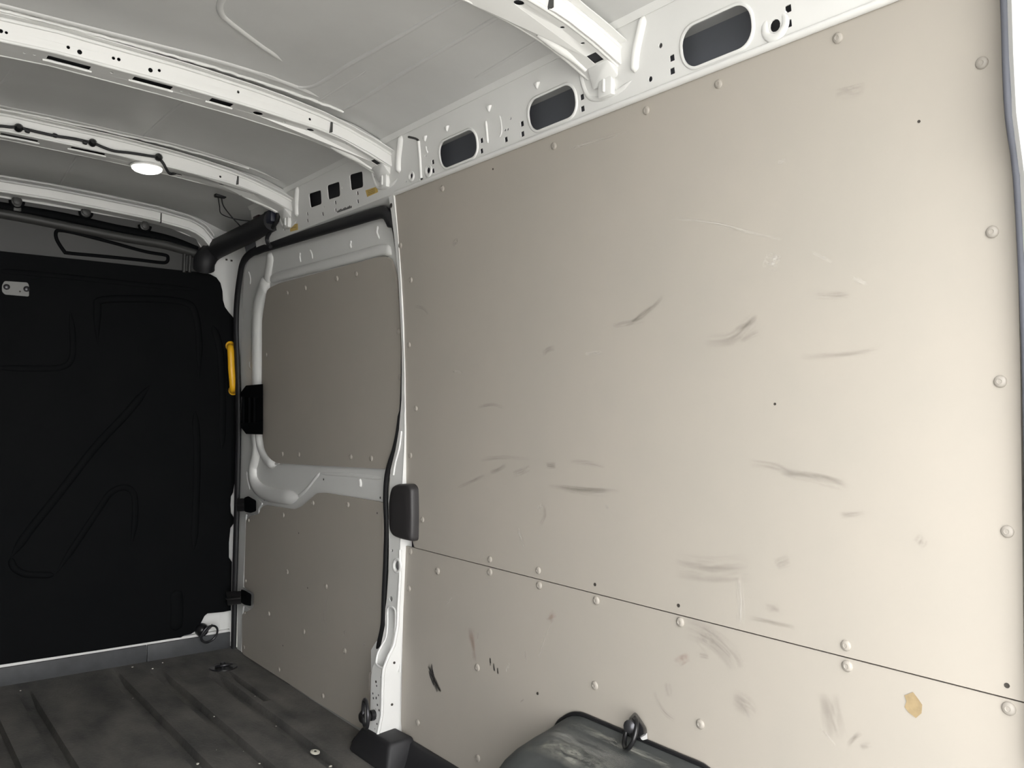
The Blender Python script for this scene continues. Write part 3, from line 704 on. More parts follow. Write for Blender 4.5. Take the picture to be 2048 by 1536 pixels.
for p in ((575, 586), (611, 576), (674, 557), (713, 548), (565, 908), (598, 909), (702, 914), (743, 917), (533, 709), (797, 663), (800, 755)):
    rivet(onW(*p, .002), wn(onW(*p).z), us, .0085)
lo_sheet = rnd([(492, 1040), (500, 1032), (518, 1028), (522, 1016), (530, 1010), (560, 1015), (588, 1019), (603, 1013), (618, 1000), (634, 986), (650, 986), (700, 994), (766, 1005), (766, 1200), (762, 1330), (738, 1345), (736, 1470), (728, 1465), (600, 1382), (490, 1311), (484, 1306), (484, 1228), (500, 1220), (507, 1214), (508, 1188), (500, 1182), (488, 1174)], 4, 3)
ls = plate('lower_sheet', lo_sheet, [], pxmap(lambda a, b: onW(a, b, .002)), (.006, 0, 0), PANEL, door, grid=(60, 60), smooth=60)
def c8(a, b): return (400 + a / 4.452, 900 + b / 4.452)
def c4(a, b): return (420 + a / 4.267, 1190 + b / 4.267)
for p in (c8(742, 578), c8(1007, 472), c8(1318, 487), c8(433, 628), c8(778, 1085), c8(1125, 1215), c8(408, 1163), c8(615, 1458), c8(400, 1452), c4(1152, 478), c4(590, 635), c4(965, 860), c4(803, 312), c4(292, 447)):
    rivet(onW(*p, .002), (-1, 0, 0), ls, .0085 if p[0] > 500 else .007)
for p in (c8(878, 740), c8(958, 1228), c8(1577, 562), c4(622, 432)):
    lathe('dent', [(.003, 0), (.0005, .0004)], 8, DKGREY, onW(*p, .0018), (-1, 0, 0), ls)
scuff(ls, [c4(1000, 0), c4(985, 120), c4(975, 245)], .006, SC_LITE, 'scratch', .0012)
scuff(ls, [c4(1145, 300), c4(1143, 350)], .006, SC_LITE, 'scratch', .0012)
scuff(ls, [c4(1310, 400), c4(1318, 440)], .006, SC_LITE, 'scratch', .0012)
# pressed rolls of the frame: round the window sheet, along the waist and down the front edge
def db(pts, w, h, m=WHITE, name='pressed_roll', off=DO, taper=None):
    P = crom([onW(a, b, off) for a, b in pts], 6); return sweep(name, P, bead(w, h, 9), m, door, nrm=lambda p: wn(p.z), smooth=60, taper=taper or ends)
db([(516, 815), (516, 770), (516, 700), (517, 640), (521, 605), (530, 577), (540, 560)], .075, .022)
db([(514, 835), (514, 868), (516, 890), (513, 915), (508, 935), (510, 962), (522, 980), (545, 990), (580, 994), (600, 993)], .055, .020)
db([(520, 835), (520, 868), (524, 895), (536, 918), (552, 930)], .045, .018)
db([(540, 562), (560, 553), (640, 532), (700, 517), (766, 500), (784, 510)], .035, .010)
db([(535, 566), (538, 540), (543, 505)], .05, .012)
db([(593, 996), (612, 980), (628, 960), (640, 945)], .012, .004)
db([(640, 947), (700, 950), (766, 957)], .012, .003)
db([(560, 926), (552, 928), (546, 935)], .012, .004)
for pts in (([(601, 505), (600, 515), (602, 525)]), ([(620, 500), (624, 508), (625, 518)]), ([(703, 481), (701, 489), (703, 496)]), ([(756, 452), (754, 465), (759, 478)]), ([(497, 543), (501, 556), (500, 570)]), ([(492, 618), (489, 628), (493, 640)]), ([(499, 722), (500, 735), (507, 741)]), ([(500, 1180 - 200), (495, 960), (494, 942)])):
    db(pts, .010, .004, WHITE, 'pressed_dimple')
for p, r in ((c8(573, 435), .007),): lathe('access_hole', [(r, 0), (.0005, .0006)], 12, INK, onW(*p, DO - .0006), (-1, 0, 0), door)
for p in (c8(1100, 262), c8(685, 405), c8(1605, 425)): lathe('paint_chip', [(.004, 0), (.0005, .0005)], 7, DKGREY, onW(*p, DO - .0006), (-1, 0, 0), door)
db([(720, 958), (722, 966), (721, 974)], .012, .006, WHITE, 'pressed_dimple')
# lower edge rail of the door
sweep('sill_strip', [onW(484, 1312, .004), onW(600, 1385, .004), onW(732, 1466, .004)], bead(.010, .006), STEEL, door, nrm=(-1, 0, .2))
# black door runner guide on the front edge (mid-height)
rg = empty('door_guide', onW(505, 820))
def prism(name, pts, m, parent, d0, d1, bev=.002, surf=onW):
    return hull(name, [surf(a, b, d0) for a, b in pts] + [surf(a, b, d1) for a, b in pts], m, parent, bev)
prism('guide_block', [(488, 776), (492, 771), (526, 768), (526, 795), (515, 797), (480, 793), (481, 786)], BLACK, rg, -.030, .012)
prism('guide_block', [(480, 846), (526, 843), (526, 869), (492, 868), (482, 855)], BLACK, rg, -.030, .012)
prism('guide_web', [(484, 790), (526, 790), (526, 850), (483, 850)], BLACK, rg, -.012, .012)
for x in (487, 499, 509):
    prism('guide_rib', [(x - 2, 792), (x + 2, 792), (x + 2, 848), (x - 2, 848)], GLOSSB, rg, -.022, -.010, .0015)
tag(rg, 'black plastic runner guide on the door edge beside grab handle', 'guide')
# two black door check hooks
def hook(pts_arm, pts_head, label):
    e = empty('door_hook', onW(*pts_arm[0]))
    prism('arm', pts_arm, GRIP, e, -.030, .004, .003)
    prism('head', pts_head, BLACK, e, -.040, .010, .004)
    a, b = pts_arm[0], pts_arm[1]
    m0 = ((pts_arm[0][0] + pts_arm[3][0]) / 2, (pts_arm[0][1] + pts_arm[3][1]) / 2); m1 = ((pts_arm[1][0] + pts_arm[2][0]) / 2, (pts_arm[1][1] + pts_arm[2][1]) / 2)
    sweep('arm_rib', [onW(*m0, -.030), onW(*m1, -.030)], bead(.010, .006), GRIP, e, nrm=(-1, 0, 0))
    return tag(e, label, 'door hook')
hook([c8(330, 430), c8(400, 430), c8(400, 545), c8(330, 548)], [c8(392, 425), c8(430, 410), c8(500, 450), c8(500, 545), c8(450, 560), c8(395, 548)], 'upper black door check hook, level with the waist press')
hook([c8(232, 1260), c8(370, 1255), c8(370, 1370), c8(248, 1385)], [c8(365, 1240), c8(400, 1250), c8(458, 1285), c8(455, 1390), c8(400, 1380), c8(365, 1360)], 'lower black door check hook, above the bulkhead tie ring')
# rolled lips round the hook cut-outs and along the front edge of the lower sheet
for pts in ([c8(510, 425), c8(545, 465), c8(555, 480), c8(530, 520), c8(525, 590), c8(470, 575), c8(430, 570), c8(415, 600), c8(405, 900), c8(392, 1190), c8(405, 1230), c8(470, 1262), c8(488, 1290), c8(484, 1400), c8(470, 1430), c8(410, 1390), c8(390, 1400), c8(382, 1536), c4(282, 300), c4(270, 480), c4(290, 520)],):
    db(pts, .008, .005, WHITE, 'edge_lip', DO - .002)

# ------------------------------------------------------------------ door seal
so = -0.006
sp = [(467, 1296), (470, 1150), (474, 1000), (477, 850), (475, 740), (472, 660), (474, 600), (480, 552), (486, 525), (500, 508), (525, 496), (545, 490), (620, 467), (700, 443), (750, 428), (768, 425), (778, 436), (787, 462), (795, 520), (800, 590), (804, 690), (803, 780), (799, 845), (790, 895), (779, 930), (773, 958), (771, 1000), (773, 1060), (771, 1130), (768, 1200), (766, 1250), (758, 1290), (752, 1320)]
seal = sweep('door_seal', crom([onW(a, b, so + (0.004 if 560 < b < 960 and a > 700 else 0.006 if a > 730 else 0)) for a, b in sp], 5), circ(.0125, 10, 1.25, .8), RUBBER, door, nrm=(-1, 0, 0), smooth=60,
             taper=lambda t: 1.0 if t < .30 else (1.15 if t < .52 else (.28 if t < .68 else .62)))
seal['label'] = 'black rubber seal round the side doorway'
plate('track_return', [(1.95, 0), (2.9, 0), (2.9, 1), (1.95, 1)], [], lambda u, v, k: (0.815 + .05 * v, u, 1.522 - .012 * v), (0, 0, .002), WHITE, railE)

# ================================================================== DOOR PILLAR
pil = empty('door_pillar', (W, 1.97, 0.05))
rows = [(386, 776, 786, 790), (430, 783, 791, 794), (480, 789, 796, 798), (560, 797, 801, 804), (700, 804, 807, 810), (800, 803, 808, 812), (860, 798, 809, 813), (900, 791, 808, 813), (940, 781, 806, 813), (1000, 777, 803, 813), (1100, 778, 800, 811), (1150, 777, 800, 809), (1200, 773, 797, 807), (1215, 771, 796, 806), (1250, 770, 795, 805), (1290, 762, 788, 803), (1318, 752, 774, 802), (1338, 744, 767, 801), (1354, 742, 765, 799), (1400, 741, 764, 798), (1430, 740, 763, 797), (1452, 735, 759, 796), (1466, 735, 756, 796), (1490, 732, 752, 795)]
PR = []
for y, l, c, r in rows:
    R_ = onW(r, y, -.0055); Cn = onY(c, y, R_.y); Cn.x = min(max(Cn.x, R_.x - .075), R_.x - .002); Cn = Vector((Cn.x, Cn.y, Cn.z))
    L_ = onX(l, y, Cn.x); PR.append((L_, Cn, R_))
Xc = [(p[1].z, p[1].x) for p in reversed(PR)]
def onP(px, py, off=0.0): return onS(px, py, lambda z: interp(Xc, z) + off)
# rear-facing return and inner face with the long slot
slot_px = [(776, 1216), (790, 1219), (791, 1245), (789, 1277), (780, 1303), (770, 1329), (765, 1336), (753, 1328), (755, 1308), (764, 1290), (772, 1275), (775, 1249)]
face_out = [(l, y) for y, l, c, r in rows] + [(c + .0, y) for y, l, c, r in reversed(rows)]
oval = ell(794.5, 1131, 4.5, 9, 12)
plate('inner_face', face_out, [slot_px, oval, ell(784, 1101, 2, 3, 8), ell(782, 1198, 3, 5.5, 10)], pxmap(onP), (.0022, 0, 0), WHITE, pil, grid=(12, 18), smooth=60)
V = []; Fc = []
for L_, Cn, R_ in PR:
    V += [Cn, R_ + Vector((.02, 0, 0)), R_ + Vector((.02, .003, 0)), Cn + Vector((0, .003, 0))]
for i in range(len(PR) - 1):
    for k in range(4): Fc.append((i * 4 + k, i * 4 + (k + 1) % 4, i * 4 + 4 + (k + 1) % 4, i * 4 + 4 + k))
meshobj('rear_return', V, Fc, WHITE, pil, 50)
V = []; Fc = []
for L_, Cn, R_ in PR:
    V += [L_, L_ + Vector((.06, .01, 0)), L_ + Vector((.06, .006, 0)), L_ + Vector((0, -.002, 0))]
for i in range(len(PR) - 1):
    for k in range(4): Fc.append((i * 4 + k, i * 4 + (k + 1) % 4, i * 4 + 4 + (k + 1) % 4, i * 4 + 4 + k))
meshobj('front_return', V, Fc, WHITE, pil, 50)
sweep('corner_roll', [p[1] + Vector((.002, .002, 0)) for p in PR[10:]], circ(.0045, 8), WHITE, pil, smooth=60)
# slot pocket: back wall and rolled rim
plate('slot_pocket', [(765, 1205), (800, 1205), (800, 1345), (742, 1345), (742, 1300), (760, 1270)], [], pxmap(lambda a, b: onP(a, b, .045)), (.002, 0, 0), WHITE, pil)
sweep('slot_rim', [onP(*p) for p in crom([(a, b, 0) for a, b in slot_px], 4, True) for p in [(p[0], p[1])]], bead(.006, .003), WHITE, pil, nrm=(-1, 0, 0), closed=True, smooth=60)
sweep('oval_rim', [onP(a, b) for a, b in ell(794.5, 1131, 7, 13, 18)], bead(.010, .004), WHITE, pil, nrm=(-1, 0, 0), closed=True, smooth=60)
sweep('pressed_bead', crom([onP(803, 862), onP(799, 895), onP(791, 925), onP(787, 950)], 5), bead(.008, .004), WHITE, pil, nrm=(-1, 0, 0), smooth=60)
for a, b in ((1417, 740), (1573, 578), (1553, 935), (1465, 703)):
    px, py = c4(a, b); p = onP(px, py) if a < 1470 else onY(px, py, interp([(q[1].z, q[1].y) for q in reversed(PR)], onP(px, py).z))
    lathe('punched_hole', [(.0035, -.002), (.0035, .0008), (.0005, .0009)], 10, INK, p, (-1, 0, 0) if a < 1470 else (0, -1, 0), pil)
for k in range(14):
    px, py = c4(random.uniform(1385, 1460), random.uniform(760, 1150)); p = onP(px, py, -.0004)
    lathe('paint_chip', [(random.uniform(.0015, .004), 0), (.0004, .0004)], 6, DKGREY, p, (-1, 0, 0), pil)
px, py = 782, 411; lathe('punched_hole', [(.007, 0), (.0005, .0006)], 12, INK, onP(px, py, -.001), (-1, 0, 0), pil)
tag(pil, 'white steel door pillar with long slot beside the side doorway', 'pillar')
# dark moulded grip cover on the pillar
gc = empty('grip_cover', onP(805, 1085))
left = [(779, 985), (783, 973), (792, 968), (815, 968), (822, 976), (823, 1030), (822, 1084), (800, 1079), (784, 1073), (777, 1060), (776, 1010)]
base = [Vector(p) for p in rnd([(onX(a, b, .850).y, onX(a, b, .850).z) for a, b in left], .012, 3)]
cen = sum(base, Vector((0, 0))) / len(base)
V = []; Fc = []; n = len(base)
for x, k in ((.882, 1.0), (.862, 1.0), (.855, .985), (.851, .955), (.849, .90), (.8485, .5)):
    for p in base: q = cen + (p - cen) * k; V.append((x, q.x, q.y))
for r in range(5):
    for i in range(n): Fc.append((r * n + i, r * n + (i + 1) % n, (r + 1) * n + (i + 1) % n, (r + 1) * n + i))
Fc += [tuple(range(n)), tuple(range(5 * n, 6 * n))]
meshobj('cover', V, Fc, GRIP, gc, 50)
tag(gc, 'dark grey moulded grip cover on the door pillar', 'cover')

# ================================================================== MAIN WALL PANELS
def edge_y(px, py): return onW(px, py).y
pu = empty('wall_panel', (W, 1.2, 0.574))
ZS, ZT = 0.5745, 1.535
le_px = [(835, 1095), (823, 1060), (813, 1000), (812, 960), (811, 860), (810, 800), (808, 700), (802, 560), (796, 480), (790, 400), (786, 380)]
le = sorted([(onW(a, b).z, onW(a, b).y) for a, b in le_px])
V = []; Fc = []; NZ, NY = 40, 30; YE = 0.442
for k in (0, 1):
    for j in range(NZ + 1):
        z = ZS + (ZT - ZS) * j / NZ; yl = interp(le, z) + .004
        for i in range(NY + 1):
            y = YE + (yl - YE) * i / NY
            V.append((Xw(z) - .0065 + .006 * k, y, z))
T = (NZ + 1) * (NY + 1)
for j in range(NZ):
    for i in range(NY):
        a = j * (NY + 1) + i; q = (a, a + 1, a + NY + 2, a + NY + 1); Fc += [q, tuple(v + T for v in reversed(q))]
for i in range(NY):
    for j0 in (0, NZ * (NY + 1)): a = j0 + i; Fc.append((a, a + 1, a + 1 + T, a + T))
for j in range(NZ):
    for i0 in (0, NY): a = j * (NY + 1) + i0; b = a + NY + 1; Fc.append((a, b, b + T, a + T))
sheet_u = meshobj('sheet', V, Fc, PANEL, pu, 40)
PO = -.0066
for p in ((885, 377), (1108, 292), (1293, 221), (1437, 168), (1676, 76), (1964, 126), (1985, 464), (2001, 763), (2015, 1063), (801, 491), (822, 560), (818, 690), (832, 817), (821, 911), (845, 1039), (980, 1119), (1077, 1141), (1692, 1291)):
    rivet(onW(*p, PO), wn(onW(*p).z), pu, .0078 if p[0] < 1500 else .0082)
def screwhole(p, parent, r=.0035):
    lathe('screw_hole', [(r, -.001), (r, .0006), (r * .6, .0003), (.0004, .0003)], 10, INK, onW(*p, PO), (-1, 0, 0), parent)
for p in ((1190, 1169), (1357, 1211), (2014, 1371), (986, 338), (1550, 808), (1838, 243)): screwhole(p, pu, .0035 if p[1] > 1000 else .0022)
tag(pu, 'large upper grey wall panel with domed rivets and scuff marks', 'wall panel')
pl_ = empty('wall_panel', (W, 1.2, 0.02))
arch_cut = [(1.27 + .145 * 1, .02), (1.40, .10), (1.36, .20), (1.31, .285), (1.27, .305), (0.95, .305), (0.91, .285), (0.86, .2), (0.82, .1), (0.805, .02)]
yl0 = onW(806, 1440).y; yl1 = onW(811, 1110).y
lp_out = [(YE, .02)] + list(reversed(arch_cut)) + [(yl0 - .01, .02), (yl0 + .003, .1), (yl0, .3), (yl1, .5), (yl1, ZS - .0025), (YE, ZS - .0025)]
sheet_l = plate('sheet', lp_out, [], lambda u, v, k: (W - .0045, u, v), (.006, 0, 0), PANEL, pl_)
for p in ((821, 1103), (818, 1177), (876, 1142), (980, 1144), (1079, 1171), (1193, 1201), (1361, 1244), (1695, 1332), (2018, 1417), (955, 1335), (1190, 1371), (1401, 1448), (836, 1445), (956, 1516)):
    rivet(onW(*p, -.0045), (-1, 0, 0), pl_, .0088)
screwhole((1075, 1387), pl_, .003)
tag(pl_, 'lower grey wall panel cut round the wheel arch cover', 'wall panel')
# scuffs and scratches on the two sheets
for pts, w, m in (
    ([(1250, 652), (1280, 635), (1310, 610), (1326, 592)], .010, SC_DARK), ([(1225, 653), (1245, 648), (1290, 640)], .012, SC_SOFT), ([(1262, 645), (1285, 625), (1303, 612)], .006, SC_DARK),
    ([(1410, 682), (1460, 678), (1490, 655), (1512, 632)], .028, SC_SOFT), ([(1470, 660), (1495, 648), (1515, 630)], .010, SC_DARK), ([(1480, 682), (1500, 672), (1518, 664)], .012, SC_SOFT),
    ([(1500, 925), (1550, 933), (1590, 948)], .016, SC_SOFT), ([(1560, 945), (1600, 948), (1650, 955), (1698, 974)], .010, SC_DARK), ([(1560, 943), (1620, 955), (1690, 972)], .020, SC_SOFT),
    ([(915, 975), (945, 962), (970, 950)], .010, SC_DARK), ([(980, 945), (995, 940), (1012, 930)], .012, SC_DARK), ([(1025, 950), (1045, 942), (1060, 935)], .018, SC_SOFT), ([(1092, 931), (1112, 931)], .016, SC_DARK),
    ([(1095, 972), (1140, 976), (1190, 980), (1240, 982)], .010, SC_DARK), ([(1120, 975), (1180, 984), (1215, 985)], .018, SC_SOFT), ([(1140, 922), (1175, 926), (1210, 934)], .012, SC_SOFT),
    ([(955, 815), (985, 809), (1008, 815)], .010, SC_SOFT), ([(1085, 708), (1095, 700), (1110, 696)], .016, SC_SOFT), ([(830, 613), (845, 616), (858, 630)], .010, SC_SOFT), ([(960, 920), (1000, 915), (1060, 918)], .012, SC_SOFT),
    ([(1630, 590), (1700, 592)], .014, SC_SOFT), ([(1600, 715), (1680, 710), (1760, 700)], .012, SC_SOFT), ([(1680, 1030), (1730, 1027)], .012, SC_SOFT), ([(1080, 1050), (1090, 1030), (1086, 1010)], .012, SC_SOFT),
    ([(1670, 185), (1700, 178), (1730, 170)], .03, SC_SOFT), ([(1500, 1235), (1545, 1245), (1590, 1256)], .008, SC_DARK), ([(1550, 1130), (1580, 1120)], .02, SC_SOFT), ([(1350, 1130), (1420, 1140), (1500, 1135)], .05, SC_SOFT), ([(1835, 1090), (1850, 1075)], .02, SC_SOFT), ([(1530, 1215), (1560, 1218)], .015, SC_SOFT)):
    scuff(pu, pts, w, m)
for pts, w in (([(1340, 437), (1420, 445), (1500, 465), (1565, 480)], .006), ([(1625, 505), (1665, 525)], .006), ([(1705, 555), (1735, 570)], .010), ([(1528, 515), (1560, 525)], .035), ([(1480, 1250), (1482, 1215), (1478, 1150)], .018), ([(1140, 298), (1180, 285), (1260, 262)], .006),
               ([(1555, 325), (1572, 320)], .008), ([(905, 742), (925, 746)], .008), ([(1075, 1020), (1085, 1008)], .010), ([(1036, 1055), (1042, 1075), (1048, 1095)], .010), ([(1210, 1008), (1216, 1018)], .006), ([(1170, 708), (1205, 704)], .008), ([(905, 490), (915, 478)], .02)):
    scuff(pu, pts, w, SC_LITE, 'scratch')
for pts, w, m in (([c4(1860, 600), c4(1890, 650), c4(1905, 700), c4(1935, 760), c4(1965, 820)], .016, SC_BLK), ([c4(1890, 585), c4(1900, 660), c4(1920, 740)], .008, SC_BLK), ([c4(1900, 720), c4(1925, 780), c4(1940, 830)], .012, SC_BLK),
                  ([c4(1870, 640), c4(1885, 700), c4(1915, 780)], .010, SC_BLK), ([c4(1925, 740), c4(1950, 790), c4(1972, 825)], .008, SC_BLK), ([(980, 1315), (981, 1332)], .006, SC_BLK), ([(987, 1326), (989, 1343)], .007, SC_BLK), ([(995, 1335), (996, 1349)], .006, SC_BLK), ([(1040, 1405), (1048, 1398)], .004, SC_DARK),
                  ([(942, 1255), (944, 1295), (948, 1325)], .03, SC_RED), ([(1370, 1255), (1420, 1275), (1460, 1310), (1475, 1340)], .045, SC_SOFT), ([(1400, 1262), (1425, 1290)], .05, SC_SOFT), ([(1655, 1385), (1663, 1430), (1672, 1478)], .042, SC_SOFT), ([(1465, 1395), (1490, 1410), (1510, 1430)], .04, SC_SOFT),
                  ([(1695, 1490), (1710, 1475), (1722, 1465)], .008, SC_DARK), ([(1720, 1495), (1742, 1488)], .010, SC_SOFT), ([(1335, 1365), (1338, 1395)], .02, SC_SOFT), ([(1306, 1380), (1325, 1420), (1350, 1440)], .012, SC_SOFT), ([(1398, 1310), (1418, 1314)], .010, SC_DARK), ([(1360, 1310), (1368, 1330)], .04, SC_RED), ([(1110, 1225), (1095, 1245)], .02, SC_RED)):
    scuff(pl_, pts, w, m, off=-.0052)
for pts, w in (([(1641, 1456), (1656, 1472), (1672, 1492)], .004), ([(1012, 1345), (1018, 1325)], .006), ([(1490, 1420), (1498, 1435)], .005), ([(955, 1280), (958, 1262)], .006), ([(1104, 1240), (1085, 1290), (1078, 1315)], .005), ([(1050, 1300), (1052, 1325)], .004), ([(890, 1210), (905, 1195)], .006)):
    scuff(pl_, pts, w, SC_LITE, 'scratch', off=-.0052)
c = onW(1826, 1410, -.0052)
V = [c + Vector((0, a, b)) for a, b in ((0, .018), (-.006, .012), (-.013, .004), (-.012, -.008), (-.004, -.017), (.006, -.012), (.012, -.006), (.009, .003), (.012, .010))]
meshobj('tan_stain', [V[i] + Vector((-.0003 * k, 0, 0)) for k in (0, 1) for i in range(9)], [tuple(range(9)), tuple(range(17, 8, -1))], STAIN, pl_)

# ================================================================== REAR PILLAR at the open doorway
rp = empty('rear_pillar', (0.86, 0.3, 0.0))
V = []; Fc = []
edge = [(-.02, .85), (.5, .85), (.9, .845), (1.08, .838), (1.24, .822), (1.311, .800), (1.382, .793), (1.45, .790), (1.60, .775), (1.70, .77)]
for z, x in edge:
    xo = Xw(z) + .10
    for (a, b) in ((x + .008, .424), (x, .416), (x - .002, .36), (x - .002, .30), (x - .004, .16), (xo, .16), (xo, .424)): V.append((a, b, z))
n = 7
for i in range(len(edge) - 1):
    for k in range(n): Fc.append((i * n + k, i * n + (k + 1) % n, (i + 1) * n + (k + 1) % n, (i + 1) * n + k))
Fc += [tuple(range(n)), tuple(range(len(edge) * n - n, len(edge) * n))]
meshobj('column', V, Fc, WHITE, rp, 40)
sweep('edge_seal', crom([(x + .012, .4275, z) for z, x in edge[1:]], 3), circ(.006, 8), mat('grey_seal', (.10, .105, .125), .7), rp, smooth=60)
tag(rp, 'white rear body pillar at the open rear doorway', 'pillar')
# same pillar on the other side of the doorway (outside the view)
m2 = rp.copy(); COL.objects.link(m2); m2.location.x = -.86; m2.scale.x = -1; m2['label'] = 'white rear body pillar facing the riveted wall side'
for ch in list(rp.children):
    if ch.name.startswith('column'):
        c2_ = ch.copy(); COL.objects.link(c2_); c2_.parent = m2

# ================================================================== WHEEL ARCH COVER
wa = empty('wheel_arch_cover', (0.8, 1.11, 0.0))
def arch_z(t):      # t = distance from centre along y
    a = abs(t)
    return interp([(0, .322), (.15, .322), (.175, .318), (.20, .305), (.225, .285), (.26, .235), (.29, .17), (.305, .10), (.315, 0)], a)
V = []; Fc = []
ts = [-.315, -.31, -.305, -.30, -.29, -.275, -.26, -.242, -.225, -.21, -.195, -.18, -.165, -.15, -.1, -.05]; ts = ts + [0] + [-t for t in reversed(ts)]
sect = [(.874, 0, 1.0), (.86, -.006, 1.0), (.835, -.016, .995), (.80, -.024, .985), (.765, -.036, .97), (.735, -.052, .955), (.715, -.075, .94), (.703, -.11, .925), (.697, -.16, .915), (.694, -.33, .91)]
for x, dz, s in sect:
    for t in ts:
        z = arch_z(t); h = z + dz * (z / .322) if dz > -.3 else -.005
        h = max(h, -.005) + (.0025 * noise.noise((x * 14, t * 12, 1)) if z > .02 else 0)
        V.append((x, 1.11 + t * s * (1.0 + .10 * (.874 - x) / .18), h))
n = len(ts)
for i in range(len(sect) - 1):
    for j in range(n - 1): Fc.append((i * n + j, i * n + j + 1, (i + 1) * n + j + 1, (i + 1) * n + j))
meshobj('cover', V, Fc, ARCH, wa, 70)
ed = [Vector((.872, 1.11 + t, arch_z(t) + .002)) for t in ts if abs(t) < .30]
sweep('edge_trim', crom(ed, 3), circ(.0045, 8), GLOSSB, wa, smooth=60)
sA = lambda a, b: onS(a, b, lambda z: .835 - (.306 - z) * 2.2 if z < .306 else .835)
def wear(pts, w, m, dz=.001):
    P = []
    for p in crom(pts, 6): P.append(p + Vector((0, 0, dz)))
    return sweep('wear_mark', P, [(-w / 2, 0), (-w / 4, .0008), (0, .001), (w / 4, .0008), (w / 2, 0)], m, wa, nrm=(-.35, 0, 1), smooth=None, uv=True)
def archp(x, t):
    for (a, b, s), (c, d, s2) in zip(sect, sect[1:]):
        if a >= x >= c: k = (a - x) / (a - c); dz = b + (d - b) * k; break
    return Vector((x, 1.11 + t, arch_z(t) + dz * arch_z(t) / .322 + .003))
SC_WEAR = scuffmat('wear_pale', (.24, .24, .215), 0.9, 9, 4)
wear([archp(.842, t) for t in (.16, .10, .04, -.02, -.08, -.14)], .020, SC_WEAR)
wear([archp(.80, t) for t in (.20, .15, .08, 0, -.06)], .05, SC_DUST)
wear([archp(.77, t) for t in (.20, .12, .02, -.1)], .06, SC_WEAR)
tag(wa, 'worn grey rubber wheel arch cover with black edge trim', 'wheel arch')

# ================================================================== RAISED MAT EDGE along the wall
me_ = empty('mat_edge', (0.85, 1.7, 0.0))
V = []; Fc = []
secm = [(.874, .068), (.866, .070), (.858, .066), (.845, .03), (.835, .010), (.828, .001)]
yy = [1.47, 1.6, 1.8, 1.915]
for y in yy:
    for x, z in secm: V.append((x, y, z))
k = len(secm)
for i in range(len(yy) - 1):
    for j in range(k - 1): Fc.append((i * k + j, i * k + j + 1, (i + 1) * k + j + 1, (i + 1) * k + j))
meshobj('upstand', V, Fc, RUBBER, me_, 60)
hull('pillar_boot', [(.785, 1.90, -.002), (.785, 2.12, -.002), (.872, 1.89, -.002), (.872, 2.16, -.002), (.800, 1.915, .076), (.800, 2.07, .070), (.800, 2.11, .03), (.872, 1.905, .082), (.872, 2.10, .075)], RUBBER, me_, .010, 3)
tag(me_, 'raised black rubber mat edge wrapping the door pillar foot', 'mat edge')

# ================================================================== TIE-DOWN RINGS
def ring(name, c, ax, R, r, m, parent, squash=1.0, up=(0, 0, 1)):
    ax = Vector(ax).normalized(); u = Vector(up); u = (u - ax * u.dot(ax)).normalized(); v = ax.cross(u)
    P = [Vector(c) + u * (R * math.cos(a)) + v * (R * squash * math.sin(a)) for a in [2 * math.pi * i / 28 for i in range(28)]]
    return sweep(name, P, circ(r, 8), m, parent, closed=True, smooth=60)
# bulkhead ring
e = empty('tie_down_ring', onB(405, 1258)); c = onB(408, 1260, -.012)
lathe('boss', [(.024, -.024), (.026, -.010), (.022, .006), (.012, .016), (.002, .018)], 18, GLOSSB, c + Vector((-.006, 0, 0)), (-.1, -1, .1), e)
ring('ring', onB(419, 1268, -.035), (-.25, 1, .30), .034, .0042, RING, e)
sweep('bar', [onB(404, 1272, -.040), onB(413, 1261, -.042), onB(425, 1250, -.036)], circ(.005, 8), RING, e)
tag(e, 'black tie down ring on white bulkhead corner', 'tie-down ring')
# pillar ring
e = empty('tie_down_ring', onP(738, 1440)); c = onP(748, 1430)
lathe('stud', [(.014, -.006), (.014, .010), (.010, .012), (.010, .016), (.018, .018), (.018, .034), (.012, .040)], 16, GLOSSB, c, (-1, .1, 0), e)
ring('ring', onX(731, 1428, c.x - .045), (-.95, .31, .0), .036, .005, RING, e)
sweep('bar', [onX(733, 1414, c.x - .046), onX(733, 1444, c.x - .046)], circ(.0045, 8), STEEL, e)
tag(e, 'black tie down ring on foot of the door pillar', 'tie-down ring')
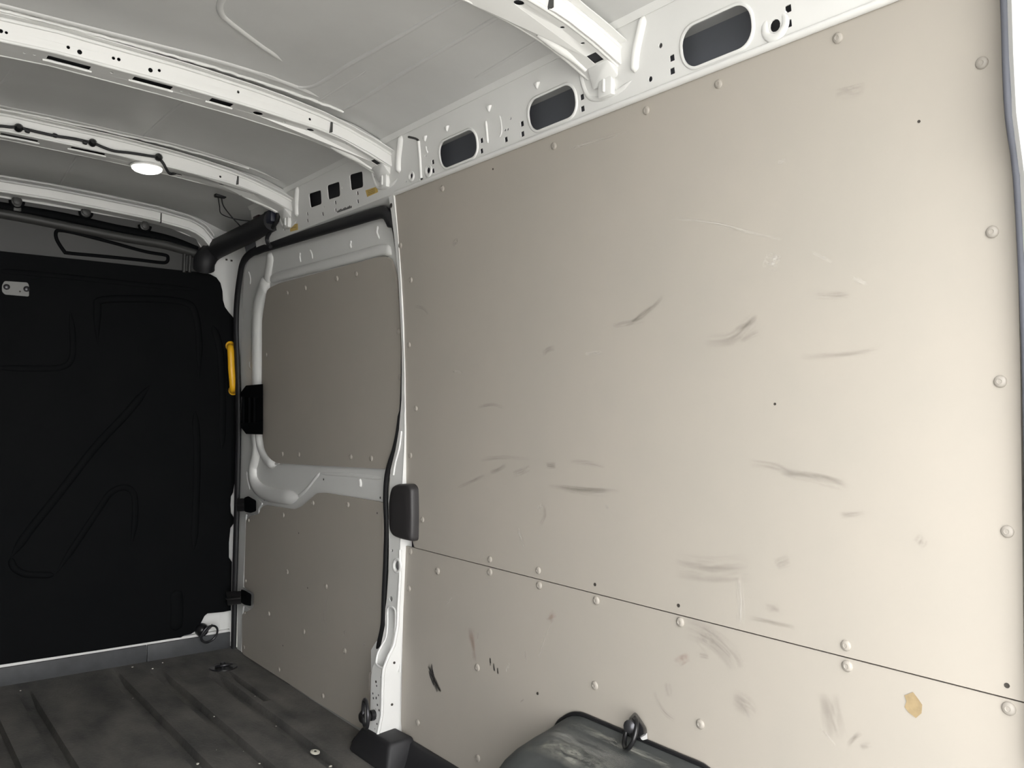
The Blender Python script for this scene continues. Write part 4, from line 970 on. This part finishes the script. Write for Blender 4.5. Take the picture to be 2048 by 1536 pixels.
# arch ring
pA = onW(1270, 1462, -.02); e = empty('tie_down_ring', pA)
shield = [(1247, 1462), (1256, 1438), (1268, 1424), (1272, 1424), (1284, 1440), (1294, 1456), (1295, 1470), (1280, 1478), (1262, 1477)]
hull('housing', [onW(a, b, -.006) for a, b in shield] + [onW(1270 + (a - 1271) * .72, 1455 + (b - 1455) * .75, -.030) for a, b in shield], GLOSSB, e, .003, 2)
ring('ring', onW(1261, 1467, -.036), (-.80, .50, .35), .028, .0045, GLOSSB, e, .9)
lathe('stud', [(.012, 0), (.012, .012), (.007, .016)], 12, RING, onW(1264, 1452, -.034), (-1, -.3, .2), e)
hull('paper_tag', [onW(a, b, d) for a, b in ((1280, 1474), (1294, 1466), (1295, 1478), (1284, 1481)) for d in (-.012, -.009)], WHITE, e)
tag(e, 'black tie down ring above the wheel arch cover', 'tie-down ring')
# recessed floor ring
fc = onZ(447, 1335, 0.0); e = empty('tie_down_ring', fc)
lathe('dish', [(.050, .0), (.048, .004), (.036, .002), (.030, .0008), (.001, .0008)], 22, GLOSSB, fc, (0, 0, 1), e)
ring('ring', fc + Vector((0, -.004, .010)), (0, .25, 1), .028, .0045, RING, e)
lathe('stud', [(.010, 0), (.010, .014), (.006, .018)], 12, RING, fc + Vector((0, .01, 0)), (0, 0, 1), e)
tag(e, 'black tie down ring recessed in the rubber floor', 'tie-down ring')
# pale screw washer in a floor channel
wc = onZ(630, 1505, -.002); e = empty('screw_washer', wc)
lathe('washer', [(.013, 0), (.013, .003), (.011, .004), (.006, .0045), (.005, .003), (.0005, .003)], 18, mat('pale_zinc', (.62, .60, .52), .5, metal=.2), wc, (.1, -.15, 1), e)
lathe('screw_head', [(.0035, .0), (.0035, .0046), (.0005, .0048)], 10, DKGREY, wc, (.1, -.15, 1), e)
tag(e, 'pale round screw washer sitting in a floor channel', 'washer')
# crumbs of grit on the floor
for px, py, r in ((395, 1529, .006), (428, 1434, .004), (661, 1534, .006), (519, 1528, .004), (41, 1382, .004), (325, 1326, .004), (305, 1338, .005), (266, 1397, .003), (265, 1335, .005), (510, 1393, .003), (552, 1453, .003), (487, 1503, .002), (706, 1497, .003), (433, 1500, .002)):
    p = onZ(px, py, .001); bm = bmesh.new(); bmesh.ops.create_icosphere(bm, subdivisions=1, radius=r * .75)
    for v in bm.verts: v.co = Vector((v.co.x * random.uniform(.7, 1.3), v.co.y * random.uniform(.7, 1.3), v.co.z * .5)) + p + Vector((0, 0, r * .3))
    me2 = bpy.data.meshes.new('grit_crumb'); bm.to_mesh(me2); bm.free()
    tag(link('grit_crumb', me2, CRUMB), 'tiny pale crumb of grit lying on the rubber floor', 'grit', 'grit crumbs on the rubber floor')
